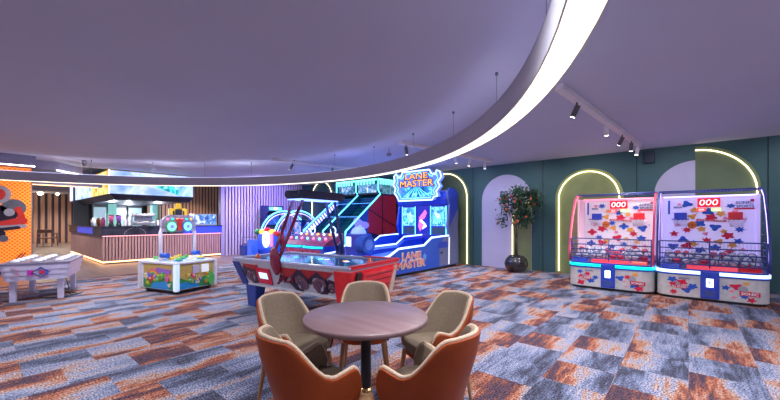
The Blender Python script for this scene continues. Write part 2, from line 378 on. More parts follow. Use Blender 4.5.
b = MB(); annulus(b, Ri + .012, Ro - .012, .006, .03)
b.build('diffuser', mat('ring_diffuser', (1, 1, 1), .4, emit=.56, ecol=(.84, .94, .95)), ring)
b = MB(); annulus(b, Ri + .010, Ri + .018, -.006, .008); annulus(b, Ro - .018, Ro - .010, -.006, .008)
b.build('edge_glow', mat('ring_edge_glow', (1, .9, .7), .4, emit=1.2, ecol=(1, .85, .6)), ring)
b = MB(); annulus(b, Ri + .04, Ro - .04, zt - zb, zt - zb + .012)
b.build('uplight_strip', mat('ring_uplight', (1, 1, 1), .4, emit=1.2, ecol=(.6, .6, 1)), ring)
for k in range(29):
    a = R(43.4) + 2 * PI * k / 29; r = (Ri + Ro) / 2
    x, y = r * math.cos(a), r * math.sin(a)
    w = MB().cyl((x, y, zt - zb), (x, y, H - zb), .003, n=5); w.cyl((x, y, H - zb - .03), (x, y, H - zb), .018, n=8).build('suspension_wire', mat('wire_steel', (.2, .2, .25), .4), ring)

# ================================================================== TRACK LIGHTS
def track(label, x0, y0, x1, y1, heads, grp):
    tr = thing('track_light', label, 'track light', (x0, y0, H), math.degrees(math.atan2(y1 - y0, x1 - x0)))
    L = math.hypot(x1 - x0, y1 - y0)
    MB().box(0, L, -.05, .05, -.07, 0).build('rail', mat('rail_lilac_white', (.75, .70, .74), .5), tr, bevel=.004)
    for f, tilt, az, dark in heads:
        M = Matrix.Translation((L * f, 0, -.07))
        m = mat('dark_spot_metal', (.1, .09, .1), .4) if dark else mat('white_spot_metal', (.8, .78, .8), .4)
        b = MB().cyl((0, 0, 0), (0, 0, -.07), .012, n=8)
        b.at(Matrix.Translation((0, 0, -.07)) @ Matrix.Rotation(R(az), 4, 'Z') @ Matrix.Rotation(R(tilt), 4, 'Y')).cyl((0, 0, .03), (0, 0, -.125), .034, n=16)
        s = b.build('spot_head', m, tr); s.location = (L * f, 0, -.07)
        b = MB(); b.at(Matrix.Translation((0, 0, -.07)) @ Matrix.Rotation(R(az), 4, 'Z') @ Matrix.Rotation(R(tilt), 4, 'Y')).cyl((0, 0, -.124), (0, 0, -.129), .027, n=16)
        b.build('lens', mat('lit_lens', (1, 1, 1), .4, emit=8, ecol=(1, .94, .85)), s)
        sp = lamp('SPOT', (0, 0, -.24), 55, (1, .92, .82), .04, (0, R(tilt), R(az)), 70, .7); sp.parent = s
    return tr
track('lilac white ceiling track with five spotlights in front of the basketball games', -1.18, 4.5, -.80, 9.1, [(.14, -25, 90, 1), (.45, 8, 180, 0), (.68, -30, 70, 1), (.84, 10, 200, 1), (.97, -10, 90, 0)], None)
track('lilac white ceiling track crossing behind the ring over the air hockey', -4.5, 5.6, -4.1, 9.0, [(.05, 20, 200, 1), (.55, 10, 180, 0), (.72, -15, 90, 0), (.92, 8, 200, 0)], None)
track('farthest ceiling track near the slatted wall with small tilted spots', -8.3, 5.0, -7.8, 8.6, [(.15, -35, 120, 1), (.5, 20, 200, 1), (.8, 10, 90, 1)], None)
sm = MB().cyl((0, 0, 0), (0, 0, -.10), .012, n=8); sm.cyl((0, 0, -.10), (0, 0, -.16), .06, .05)
tag(sm.build('ceiling_sensor', grey, loc=(-5.23, 6.1, H)), 'small grey sensor hanging from the ceiling left of the middle track', 'sensor')
cm = thing('security_camera', 'small dark security camera on the ceiling above the bar screens', 'camera', (-12.6, 1.86, H))
MB().cyl((0, 0, 0), (0, 0, -.05), .05).build('mount', grey, cm); MB().cyl((-.07, 0, -.1), (.1, 0, -.07), .045).build('camera_body', black, cm)
MB().cyl((.1, 0, -.07), (.12, 0, -.07), .035).build('lens', chrome, cm)

# ================================================================== POSTER (plain stand-in) AND CORRIDOR
pw = thing('wall_poster', 'orange lattice wall poster with abstract grey and red round shapes', 'poster', (-13.49, 0, .1))
MB().box(0, .03, -4, .90, 0, 2.68).build('poster_panel', poster_mat(), pw)
def shape(nm, poly, m, k): MB().prism(poly, 'x', .03 + k * .004, .034 + k * .004).build(nm, m, pw)
def caps(y0, z0, y1, z1, r):
    a = math.degrees(math.atan2(z1 - z0, y1 - y0)); return arc(y1, z1, r, a - 90, a + 90, 8) + arc(y0, z0, r, a + 90, a + 270, 8)
gr1 = mat('print_grey', (.16, .17, .24), .4); gr2 = mat('print_light_grey', (.45, .45, .55), .4); rd1 = mat('print_red', (.8, .05, .04), .4); bk1 = mat('print_black', (.03, .02, .05), .4)
shape('grey_disc', arc(.58, 1.62, .23, 0, 360, 28)[:-1], gr1, 1); shape('light_disc', arc(.30, 1.96, .24, 0, 360, 28)[:-1], gr2, 2)
shape('red_ring', arc(.28, 1.96, .16, 0, 360, 28)[:-1], rd1, 3); shape('black_disc', arc(.26, 1.44, .26, 0, 360, 24)[:-1], bk1, 1)
shape('black_disc', arc(.52, 1.43, .13, 0, 360, 24)[:-1], bk1, 2); shape('grey_disc', arc(.50, 1.5, .1, 0, 360, 24)[:-1], gr2, 3)
shape('red_band', caps(.30, 1.15, .74, 1.28, .10), rd1, 3); shape('light_band', caps(.2, 1.10, .78, 1.14, .045), gr2, 4)
shape('black_band', caps(.18, 1.03, .66, 1.10, .04), bk1, 5); shape('red_band', caps(.74, 1.3, .66, 1.58, .07), rd1, 2)
shape('grey_disc', arc(.40, .82, .09, 0, 360, 20)[:-1], gr1, 2); shape('black_disc', arc(.35, .95, .09, 0, 360, 20)[:-1], bk1, 1)
shape('black_band', caps(.62, .28, .74, .42, .012), bk1, 1); shape('black_band', caps(.68, .25, .80, .43, .012), bk1, 1)
# corridor: wooden armchair, downlights
wd_d = wood_mat('dark_brown_wood', (.10, .045, .03), (.17, .08, .05))
ch = thing('wooden_armchair', 'dark wooden armchair in the corridor beyond the orange poster', 'chair', (-26.0, 2.35, 0), 60)
MB().box(-.28, .28, -.26, .26, .42, .48).build('seat', wd_d, ch, bevel=.02)
MB().prism([(-.3, .72), (.3, .72), (.3, .9), (-.3, .9)], 'y', -.28, -.24).build('backrest', wd_d, ch, bevel=.02)
for sx in (-1, 1):
    MB().box(sx * .31 - .025, sx * .31 + .025, -.27, .26, .66, .70).build('armrest', wd_d, ch, bevel=.01)
    for y in (-.25, .23): MB().cyl((sx * .31, y * 1.1, 0), (sx * .29, y, .9 if y < 0 else .68), .02, .026, 10).build('leg', wd_d, ch)
for lb, x, y in (('starry bright downlight nearest the poster in the corridor ceiling', -28.1, 2.25), ('small downlight deeper in the corridor ceiling', -28.4, 3.0)):
    d = thing('ceiling_downlight', lb, 'lamp', (x, y, 3.0)); MB().cyl((0, 0, 0), (0, 0, -.03), .13).build('trim_ring', white, d)
    MB().sphere((0, 0, -.05), .12 if y < 2.5 else .08, 12).build('bulb', mat('bright_bulb', (1, 1, 1), .4, emit=30, ecol=(1, .85, .6)), d)

# ================================================================== BAR
bar = thing('bar_counter', 'long L shaped bar counter with slatted wood front and dark marble band', 'bar counter', (-14, 2.5, 0))
wood_f = wood_mat('bar_front_slats', (.33, .18, .18), (.50, .30, .29))
b = MB(); y = .03
b.box(-.5, -.06, .06, 3.68, .1, .9, 1)
while y < 3.68: b.box(-.06, 0, y - .03, y + .03, .1, .9); y += .085
b.build('front_panel', [wood_f, dark_gap], bar)
b = MB(); x = -.1; b.box(-5.9, -.07, .05, .5, .1, .9, 1)
while x > -5.85: b.box(x - .035, x + .035, 0, .05, .1, .9); x -= .1
b.build('side_panel', [wood_f, dark_gap], bar)
marble = mat('dark_marble', (.03, .03, .055), .15, var=.6, scale=3)
MB().box(-.6, .04, -.04, 3.68, .9, 1.17).box(-5.95, -.6, -.04, .56, .9, 1.17).build('marble_band', marble, bar)
MB().box(-.66, .08, -.08, 3.68, 1.17, 1.2).box(-5.95, -.66, -.08, .6, 1.17, 1.2).build('countertop', mat('black_worktop', (.03, .03, .06), .12), bar, bevel=.006)
g = MB()
for y0, s in ((.55, 1), (1.15, -1), (1.75, 1), (2.5, -1)): g.tube([(.043, y0, .9), (.043, y0 + .02 * s, 1.0), (.043, y0 + .1 * s, 1.08), (.043, y0 + .28 * s, 1.17)], .006, 4)
g.build('marble_vein', mat('pale_vein', (.5, .48, .55), .3), bar)
MB().box(-.45, -.06, .1, 3.68, 0, .1).box(-5.9, -.1, .1, .45, 0, .1).build('plinth', black, bar)
MB().tube([(-.03, 3.68, .06), (-.03, .02, .06)], .022, 6).tube([(-.03, .02, .06), (-5.9, .02, .06)], .022, 6).build('plinth_light', led_warm, bar)
MB().tube([(.02, 3.68, .885), (.02, 0, .885)], .008, 5).build('edge_light', mat('pink_led', (1, .4, .4), .4, emit=2.5, ecol=(1, .35, .4)), bar)
MB().box(-.35, .042, 2.3, 3.68, .905, 1.165).build('blue_lit_front', mat('blue_lit_panel', (.03, .05, .5), .2, emit=.5, ecol=(.03, .05, .55)), bar)
MB().box(-4, -1.2, -.046, -.04, .93, 1.15).build('blue_lit_front', mat('blue_lit_panel'), bar)

# screens above the bar
scr = thing('led_screen', 'wraparound video screen hung above the bar, blue scenes on a black box', 'screen', (-14, 2.69, 2.22))
b = MB().box(-7.5, -.05, .03, 2.42, .02, .78); b.build('screen_box', black, scr)
# sloping black soffit
b = MB().hexa([(-7.4, .2, -.16), (-.2, .2, -.16), (-.2, 2.4, -.16), (-7.4, 2.4, -.16)], [(-7.5, .0, .02), (0, .0, .02), (0, 2.46, .02), (-7.5, 2.46, .02)])
b.build('soffit', mat('soffit_dark', (.02, .02, .05), .4), scr)
sky_m = scene_screen_mat('screen_blue_scene', [(.3, (.12, .2, .75)), (.45, (.25, .4, .95)), (.55, (.5, .6, 1)), (.7, (.7, .75, 1))], 1.0, 1.2, 2)
teal_m = scene_screen_mat('screen_teal_scene', [(.3, (.0, .08, .1)), (.45, (.0, .35, .4)), (.55, (.05, .6, .6)), (.7, (.4, .9, .9))], 1.1, 5, 2)
warm_m = scene_screen_mat('screen_warm_scene', [(.3, (.5, .06, .03)), (.42, (.8, .35, .05)), (.55, (.7, .7, .2)), (.7, (.9, .8, .5))], 1.0, 2.2, 3)
lblue_m = scene_screen_mat('screen_pale_scene', [(.3, (.05, .3, .6)), (.45, (.3, .55, .9)), (.6, (.75, .7, .95)), (.7, (.5, .3, .8))], 1.0, 1.4, 3)
MB().box(-.04, 0, .0, 2.45, .03, .77).build('front_screen', sky_m, scr)
MB().box(0, .006, 1.96, 2.44, .05, .75).build('front_screen_tile', lblue_m, scr)
MB().prism([(.75, .72), (.9, .55), (1.2, .34), (1.45, .24), (1.9, .1), (2.0, .05), (1.95, .3), (1.7, .42), (1.3, .5), (1.0, .62)], 'x', .001, .006).build('teal_ribbon_picture', teal_m, scr)
MB().box(-7.4, -2.7, -.03, 0, .03, .77).build('side_screen', lblue_m, scr)
MB().box(-2.7, -.02, -.03, 0, .03, .77).build('side_screen_tile', warm_m, scr)
MB().tube([(.0, -.02, .03), (.0, -.02, .78)], .012, 5).build('corner_strip', led_white, scr)
MB().tube([(-7.4, -.02, .80), (0, -.02, .80), (0, 2.44, .80)], .015, 5).build('top_edge', mat('gold_edge', (.5, .35, .1), .4, 1), scr)
b = MB()
for x in (-6, -3, -.6):
    for y in (.5, 2.0): b.cyl((x, y, .78), (x, y, 1.08), .02, n=8)
b.build('hanger', black, scr)
# teal columns and back bar
teal = mat('teal_column_paint', (.18, .48, .45), .6)
struct(MB().box(-18.3, -18.0, 3.40, 3.68, 0, 3.3).build('trim_6', teal)); struct(MB().box(-18.3, -18.0, 4.95, 5.2, 0, 3.3).build('trim_7', teal))
glassy = mat('fridge_glass', (.10, .14, .18), .1, emit=.7, ecol=(.25, .35, .42)); steel = mat('steel_appliance', (.4, .42, .46), .3, .8)
for i, (y0, y1, lb) in enumerate(((3.12, 3.62, 'left glass door fridge behind the bar, left of the first teal column'), (3.75, 4.32, 'glass door fridge between the two teal columns, nearer the bar corner'), (4.36, 4.92, 'glass door fridge touching the right teal column'))):
    f = thing('bottle_fridge', lb, 'fridge', (-19.6, (y0 + y1) / 2, 0)); w = (y1 - y0) / 2
    MB().box(-.3, .25, -w, w, 0, 2.05).build('cabinet', black, f, bevel=.01)
    d = MB().box(.25, .28, -w + .04, w - .04, .9, 1.95).build('door', glassy, f)
    MB().box(.28, .3, w - .09, w - .07, 1.1, 1.7).build('handle', chrome, d)
    s = MB()
    for z in (1.2, 1.5): s.box(.281, .285, -w + .04, w - .04, z, z + .02)
    s.build('shelf', steel, f)
sh = thing('back_counter', 'dark back counter with worktop behind the bar', 'counter', (-18.6, 3.72, 0))
MB().box(-.3, .3, 0, 1.2, 0, .92).build('body', mat('back_counter_dark', (.05, .05, .07), .4), sh); MB().box(-.33, .33, 0, 1.2, .92, .96).build('worktop', steel, sh)
# things on the bar
zt_ = 1.2
em = thing('espresso_machine', 'white and steel espresso machine on the bar left of the middle', 'coffee machine', (-14.42, 3.72, zt_))
MB().box(-.2, .2, -.28, .28, .02, .14).box(-.2, -.02, -.26, .26, .14, .36).build('body', steel, em, bevel=.015); MB().box(-.2, .2, -.28, .28, .34, .42).build('top', white, em, bevel=.02)
for y in (-.12, .12):
    gp = MB().cyl((.08, y, .34), (.08, y, .28), .03, n=12).build('group_head', chrome, em); MB().cyl((.1, y, .29), (.22, y, .28), .012, n=8).build('handle', black, gp)
def blender(y, lb, col):
    t = thing('drink_blender', lb, 'blender', (-14.3, y, zt_)); MB().lathe([(.07, 0), (.075, .02), (.055, .12)]).build('base', black, t)
    MB().lathe([(.05, .12), (.075, .34)]).build('jug', mat(col[0], col[1], .15), t); MB().cyl((0, 0, .34), (0, 0, .37), .07).build('lid', black, t)
blender(2.78, 'pink drink dispenser jar on the bar corner', ('pink_juice', (.7, .12, .35))); blender(2.98, 'violet drink dispenser jar next to the bar corner', ('violet_juice', (.35, .1, .6)))
for i, (y, h, n) in enumerate(((3.14, .22, 'short paper cup stack nearest the pink jar'), (3.25, .30, 'tall paper cup stack left of the espresso machine'), (4.08, .18, 'paper cup stack just right of the espresso machine'))):
    o = MB()
    for k in range(int(h / .03)): o.lathe([(.030, k * .03), (.042, k * .03 + .05)], n=14)
    o = o.build('paper_cup_stack', white, loc=(-14.25, y, zt_)); tag(o, n, 'cups', 'paper cups on the bar')
for i in range(7):
    o = MB().lathe([(.035, 0), (.037, .16), (.014, .21), (.013, .27)], n=12).build('syrup_bottle', mat(('amber_glass', 'green_glass', 'clear_glass')[i % 3], ((.3, .12, .02), (.03, .2, .08), (.5, .5, .55))[i % 3], .1), loc=(-14.55 - .02 * (i % 2), 4.14 + .055 * i, zt_))
    tag(o, ('amber', 'green', 'clear')[i % 3] + ' bottle on the bar right of the espresso machine, ' + ('first', 'second', 'third', 'fourth', 'fifth', 'sixth', 'seventh')[i] + ' in the row', 'bottle', 'bottles in a row on the bar')
for i, (x, col, lb) in enumerate(((-15.3, 'pink_juice', 'pink jar on the side arm of the bar'), (-16.0, 'amber_glass', 'amber jar on the side arm of the bar'), (-16.9, 'clear_glass', 'clear jar farthest along the side arm of the bar'))):
    o = MB().lathe([(.06, 0), (.065, .2), (.03, .25), (.03, .28)], n=14).build('storage_jar', mat(col), loc=(x, 2.75, zt_)); tag(o, lb, 'jar')
tp = thing('beer_tap', 'arched steel tap tower on the bar near its corner', 'tap', (-14.4, 3.36, zt_)); MB().tube([(0, 0, 0), (0, 0, .3), (.05, 0, .36), (.12, 0, .34), (.13, 0, .28)], .018, 8).build('pipe', chrome, tp)
MB().cyl((.05, 0, .37), (.05, 0, .45), .012, n=8).build('handle', black, tp)
dc = thing('display_case', 'blue lit glass display case on the right end of the bar', 'display case', (-14.4, 5.66, zt_))
MB().box(-.25, .25, -.42, .42, 0, .05).box(-.25, .25, -.42, .42, .40, .43).build('case_frame', steel, dc); MB().box(-.23, .23, -.4, .4, .05, .40).build('glass', scene_screen_mat('case_glow', [(.35, (.02, .06, .4)), (.5, (.1, .3, .8)), (.62, (.8, .85, 1))], .8, 5, 3), dc)
gc = thing('gold_counter_sculpture', 'yellow and black block ornament on the bar left of the display case', 'ornament', (-14.35, 4.74, zt_)); gc.scale = (1.1, .95, 1.42)
yl = mat('yellow_lacquer', (.75, .5, .02), .3)
MB().box(-.08, .08, -.1, .1, .42, .58).box(-.1, .1, -.3, -.1, .2, .44).box(-.1, .1, .1, .3, .22, .44).box(-.12, .12, -.16, .16, 0, .2).build('yellow_blocks', yl, gc, bevel=.02)
MB().box(-.1, .12, -.12, .12, .2, .42).box(.08, .11, -.2, -.14, .26, .38).box(.08, .11, .14, .2, .26, .38).build('black_blocks', black, gc, bevel=.01)

# ================================================================== BASKETBALL GAMES
def basket_game(cx, label, side_m, band_m, edge_m, seed):
    t = thing('basketball_arcade_game', label, 'arcade game', (cx, 8.88, 0), 0)
    W = .725; cream = mat('cream_cabinet', (.62, .60, .60), .45); rnd = random.Random(seed)
    def rr(w, y0, y1, r=.22): return [(w, y1), (-w, y1)] + [(x, y) for x, y in arc(-w + r, y0 + r, r, 180, 270, 8)] + [(x, y) for x, y in arc(w - r, y0 + r, r, 270, 360, 8)]
    MB().prism(rr(W, -.79, .66), 'z', .045, .43).build('base_cabinet', cream, t, bevel=.008)
    MB().prism(rr(W - .03, -.76, .62), 'z', .0, .045).build('plinth', black, t)
    MB().prism(rr(W + .012, -.805, .66), 'z', .43, .455).prism(rr(W + .012, -.805, .66), 'z', .515, .54).build('band_rim', blue, t)
    pts = [(-W - .005, .3)] + arc(-W + .22, -.79 + .22, .225, 180, 270, 8) + arc(W - .22, -.79 + .22, .225, 270, 360, 8) + [(W + .005, .3)]
    L = [p for p in pts if p[0] < -.12]; Rr = [p for p in pts if p[0] > .12]
    for q in (L + [(-.12, -.795)], [(.12, -.795)] + Rr):
        b = MB(); n = len(q)
        vs = [(x, y, z) for z in (.457, .513) for x, y in q]; b._add(vs, [(i, i + 1, n + i + 1, n + i) for i in range(n - 1)], 0, True)
        o = b.build('light_band', band_m, t); s = o.modifiers.new('thick', 'SOLIDIFY'); s.thickness = .012; s.offset = 1
    MB().prism(rr(W - .01, -.77, .62), 'z', .456, .514).build('band_core', blue, t)
    d = MB().box(-.12, .12, -.84, -.78, .06, .52).build('coin_door', blue, t, bevel=.012)
    MB().box(-.045, .045, -.846, -.84, .26, .40).build('payment_screen', mat('white_payment_screen', (.8, .9, 1), .3, emit=2, ecol=(.7, .85, 1)), d)
    MB().box(-.02, .0, -.849, -.846, .30, .37).build('card_slot', navy, d); MB().box(-.08, .08, -.845, -.84, .10, .2).build('coin_box_panel', navy, d)
    # trough with carpet-like red lip and blue sloped bed
    MB().prism([(-.74, .54), (.46, .54), (.46, .70), (-.15, .66), (-.5, .575)], 'x', -W + .03, W - .03).build('ball_tray', mat('tray_blue_white', (.10, .14, .4), .5), t)
    MB().prism([(-.76, .54), (-.66, .54), (-.66, .60), (-.74, .60)], 'x', -.3, .35).build('red_lip', plabel_red, t)
    for x, nm, mm in ((-.52, 'corner_block', blue), (.5, 'corner_block', red)):
        MB().prism([(-.74, .54), (-.55, .54), (-.5, .66), (-.68, .60)], 'x', x - .13, x + .13).build(nm, mm, t, bevel=.01)
    # back panel, leaning slightly back
    yb = .42; bp = MB().box(-W + .03, W - .03, yb, yb + .04, .54, 1.88).build('back_panel', mat('backboard_' + side_m[0], side_m[1], .3, emit=side_m[2], ecol=side_m[1]), t)
    f = yb - .004
    def pr(nm, poly, m, k=0): return MB().prism(poly, 'y', f - .004 - k * .003, f).build(nm, m, bp)
    pb = mat('print_blue', (.02, .10, .55), .4); pred = mat('print_crimson', (.7, .01, .06), .4); pgold = mat('print_gold', (.85, .38, .08), .4); ppink = mat('print_pink', (.9, .25, .4), .4); pgr = mat('print_soft_grey', (.35, .35, .42), .5)
    spots = [(-.30, 1.72, 0), (-.10, 1.33, 0), (-.22, 1.47, 2), (-.18, 1.60, 2), (.06, 1.45, 1), (.26, 1.44, 3), (.12, 1.26, 0), (-.08, 1.22, 2), (.30, 1.10, 1), (.0, 1.0, 1), (.17, .98, 2), (.44, 1.0, 0), (.12, .86, 0), (.32, .80, 1), (-.36, 1.0, 0), (-.3, .88, 1), (-.42, 1.72, 3), (-.02, 1.13, 3), (.4, 1.56, 3), (-.52, .86, 0), (.5, .84, 3), (-.1, .8, 0), (-.3, 1.2, 1), (.02, 1.56, 0), (.2, 1.52, 2), (.46, 1.22, 0), (-.5, 1.12, 1), (.24, 1.18, 2), (-.44, 1.3, 3), (.36, .92, 2), (-.2, .92, 2)]
    for x, z, c in spots:
        m = (pb, pred, pgold, ppink)[c]; r = (.066, .07, .055, .035)[c]
        pr('splash_print', blob(r * .9, x, z, rnd, 16, 1.3) if rnd.random() < .6 else star(r, r * .5, rnd.choice((5, 6, 7)), x, z, rnd.random() * 3, 1.25), m)
    for i in range(24): pr('dot_print', arc(rnd.uniform(-.55, .6), rnd.uniform(.75, 1.6), rnd.uniform(.006, .013), 0, 360, 7)[:-1], (pb, pred, pgold, ppink)[i % 4])
    pr('banner_print', [(-.16, 1.385), (.28, 1.36), (.27, 1.40), (-.15, 1.425)], pred, 1)
    text('banner_text', 'SONIC ALL STARS', white, (.06, f - .009, 1.393), (R(90), R(3), 0), .38, .022, bp, .002)
    pr('logo_plate', [(.36, 1.60), (.66, 1.60), (.66, 1.63), (.40, 1.63)], pred); pr('logo_blob', star(.05, .028, 6, .34, 1.67, .3, 1.5), pb)
    text('logo_text', 'SONIC', navy, (.52, f - .006, 1.73), FACE_FRONT, .23, .055, bp, .003, .02); text('logo_text', 'SPORTS', navy, (.53, f - .006, 1.66), FACE_FRONT, .23, .05, bp, .003, .02)
    text('maker_text', 'SEGA', navy, (-.44, f - .006, 1.66), FACE_FRONT, .14, .035, bp, .003, .04)
    pr('side_stripe', [(-.60, 1.52), (-.565, 1.52), (-.565, 1.8), (-.60, 1.8)], pb)
    pr('red_tab', [(.6, 1.74), (.65, 1.74), (.65, 1.79), (.6, 1.79)], pred)
    # score display
    ds = MB().box(-.14, .19, f - .03, f, 1.655, 1.83).build('score_display', mat('display_red', (.6, .0, .02), .3, emit=.45, ecol=(.8, .01, .03)), t)
    text('digits', '000', mat('digit_glow', (1, .9, .9), .4, emit=.9, ecol=(1, .82, .8)), (.025, f - .034, 1.745), FACE_FRONT, .27, .115, ds, .003, 0, .12)
    for x, mm in ((-.08, red_led), (.13, mat('green_display', (.3, .7, .2), .4, emit=1, ecol=(.5, .7, .2)))):
        s = MB().box(x - .07, x + .07, f - .015, f, 1.575, 1.635).build('small_display', mm, t); text('small_digits', '00', mat('digit_glow'), (x, f - .018, 1.605), FACE_FRONT, .08, .035, s, .002, 0)
    # printed basketball (flat)
    pr('ball_print', arc(-.22, 1.30, .075, 0, 360, 24)[:-1], mat('ball_orange', (.85, .2, .03), .5), 2)
    g = MB(); g.tube([(-.295, f - .012, 1.30), (-.145, f - .012, 1.30)], .004, 4); g.build('ball_seam', black, bp); MB().tube([(-.22, f - .012, 1.225), (-.22, f - .012, 1.375)], .004, 4).build('ball_seam', black, bp)
    # two hoops
    for x, m, nm in ((-.40, blue, 'blue'), (.40, red, 'red')):
        hp = MB().box(x - .10, x + .10, f - .05, f, 1.40, 1.55).build('hoop_board', m, t, bevel=.01); plabel(hp, nm + ' hoop board')
        yc = f - .19; rg = [(x + .13 * math.cos(a), yc + .13 * math.sin(a), 1.42) for a in [2 * PI * i / 20 for i in range(20)]]
        MB().tube(rg, .010, 6, closed=True).build('hoop_ring', m, hp)
        g = MB()
        for i in range(12):
            a = 2 * PI * i / 12
            for s_ in (1, -1):
                a2 = a + s_ * .5; g.tube([(x + .13 * math.cos(a), yc + .13 * math.sin(a), 1.42), (x + .085 * math.cos(a2), yc + .085 * math.sin(a2), 1.27)], .003, 3)
        g.build('hoop_net', white, hp)
    # blue frame: curved side rails, top rails
    for s_ in (-1, 1):
        pr_ = [(-.72, .54), (-.74, .8), (-.66, 1.15), (-.50, 1.5), (-.25, 1.83), (.0, 1.95), (.46, 1.95)]
        MB().tube([(s_ * (W - .01), y, z) for y, z in pr_], .018, 8).build('side_rail', navy if edge_m is neon_p else mat('pink_rail', (.8, .1, .2), .3), t)
        MB().tube([(s_ * (W - .022), y + .03, z - .02) for y, z in pr_[:6]], .010, 6).build('side_light', edge_m, t)
        if s_ < 0 or edge_m is neon_p:
            g = MB()
            for z in (.75, .95, 1.15, 1.35, 1.55, 1.75):
                y0 = -.74 + max(0, z - .8) * .42 + max(0, z - 1.4) * .45; g.tube([(s_ * (W - .01), y0, z), (s_ * (W - .01), yb, z)], .004, 4)
            for y in (-.55, -.35, -.15, .05, .25): g.tube([(s_ * (W - .01), y, .56), (s_ * (W - .01), y, min(1.93, 1.2 + (y + .62) * 1.25))], .004, 4)
            g.build('side_net', navy if edge_m is neon_p else mat('pink_rail'), t)
    MB().box(-W + .03, -W + .07, -.1, yb, .56, 1.86).build('lit_side_panel', mat('glow_' + side_m[0], side_m[1], .3, emit=side_m[2] * 1.2, ecol=side_m[3]), t)
    MB().box(W - .07, W - .03, .1, yb, .56, 1.86).build('lit_side_panel', mat('glow_' + side_m[0]), t)
    MB().tube([(-W + .06, yb - .02, 1.87), (W - .06, yb - .02, 1.87)], .012, 6).build('top_light', edge_m, t)
    b = MB()
    for y in (-.02, .46): b.tube([(-W, y, 1.96), (W, y, 1.96)], .014, 6)
    for i in range(29): b.tube([(-W + .02 + i * .0496, -.02, 1.96), (-W + .02 + i * .0496, .46, 1.96)], .004, 4)
    for y in (.46,): b.tube([(-W, y, 1.83), (W, y, 1.83)], .01, 6)
    b.build('top_grille', navy, t)
    # front ball fence
    b = MB(); xf = W - .04
    for z, y in ((.62, -.74), (.72, -.735), (.80, -.73), (.90, -.715), (1.02, -.70)): b.tube([(-xf, y + .3, z), (-xf, y, z), (xf, y, z), (xf, y + .3, z)], .011, 6)
    for x in (-xf, 0, xf): b.tube([(x, -.745, .54), (x, -.70, 1.02)], .012, 6)
    for x in (-xf, xf): b.tube([(x, -.40, .6), (x, -.70, 1.02)], .008, 6)
    b.build('front_fence', navy, t)
    b = MB()
    for i in range(31): b.tube([(-xf + i * 2 * xf / 30, -.74, .74), (-xf + i * 2 * xf / 30, -.70, 1.02)], .0028, 3)
    b.build('fence_mesh', mat('net_grey', (.3, .32, .5), .5), t)
    # cabinet prints
    fy = -.793
    def pf(nm, poly, m, k=0): MB().prism(poly, 'y', fy - .004 - k * .003, fy + .003).build(nm, m, t)
    for x, z, c in ((-.5, .34, 0), (-.42, .22, 2), (-.47, .25, 1), (-.3, .17, 0), (-.36, .30, 1), (-.22, .24, 0), (.2, .27, 0), (.32, .30, 1), (.42, .15, 0), (.48, .20, 2), (.27, .22, 3), (.44, .36, 2), (.5, .10, 1), (-.48, .12, 1), (-.34, .2, 2), (.3, .12, 3)):
        m = (pb, pred, pgold, ppink)[c]; r = (.05, .052, .04, .024)[c]; pf('splash_print', blob(r * .9, x, z, rnd, 16, 1.4) if rnd.random() < .6 else star(r, r * .5, rnd.choice((5, 6, 7)), x, z, rnd.random() * 3, 1.3), m)
    pf('grey_oval_print', arc(.40, .26, .06, 0, 360, 16)[:-1], pgr, 1); pf('grey_oval_print', arc(-.42, .26, .035, 0, 360, 16)[:-1], pgr, 1)
    pf('name_ribbon', [(-.52, .20), (-.30, .19), (-.30, .24), (-.52, .25)], pred, 2); text('name_text', 'ALL STARS', white, (-.41, fy - .014, .22), FACE_FRONT, .2, .035, t, .002, .03)
    pf('name_ribbon', [(.36, .165), (.60, .16), (.60, .23), (.36, .235)], pred, 2); text('name_text', 'SONIC', white, (.48, fy - .014, .198), FACE_FRONT, .2, .045, t, .002, .03)
    text('name_text', 'SONIC', navy, (-.33, fy - .006, .37), FACE_FRONT, .15, .03, t, .002, .03)
    return t
plabel_red = mat('red_lit_lip', (.8, .04, .08), .4, emit=.25, ecol=(1, .05, .1))
basket_game(-1.215, 'left basketball arcade game with pink side lights and teal light band', ('pinkish', (.78, .70, .78), .12, (1, .3, .4)), neon_t, neon_r, 5)
basket_game(.275, 'right basketball arcade game with violet side lights and white blue light band', ('violetish', (.66, .60, .92), .2, (.5, .4, 1)), neon_w, neon_p, 9)
rnd = random.Random(21)
ORD = ('first', 'second', 'third', 'fourth', 'fifth', 'sixth', 'seventh', 'eighth', 'ninth', 'tenth', 'eleventh', 'twelfth')
pale_b, red_b = mat('pale_ball', (.55, .57, .68), .4), mat('red_ball', (.75, .05, .06), .4)
for cx, nm in ((-1.215, 'left'), (.275, 'right')):
    for row in (0, 1, 2):
        for i in range(10):
            x = cx - .56 + i * .124 + (.05 if row == 1 else 0); y = 8.30 + row * .13; zz = .70 + row * .035
            c = rnd.choice((0, 0, 0, 1)); r = .058
            b = MB().sphere((0, 0, 0), r, 14); b.tube([(r * math.cos(a), 0, r * math.sin(a)) for a in [2 * PI * k / 16 for k in range(16)]], .008, 4, 1, closed=True); b.tube([(0, r * math.cos(a), r * math.sin(a)) for a in [2 * PI * k / 16 for k in range(16)]], .008, 4, 1, closed=True)
            o = b.build('mini_basketball', [(pale_b, red_b)[c], navy], loc=(x, y, zz - .04 + .02 * row)); o.rotation_euler = (rnd.random() * 3, rnd.random() * 3, rnd.random() * 3)
            tag(o, f'{ORD[i]} ball from the left, {("pale with navy seams", "red with navy seams")[c]}, {("front", "middle", "rear")[row]} row, {nm} basketball game', 'ball', f'balls in the tray of the {nm} basketball game')

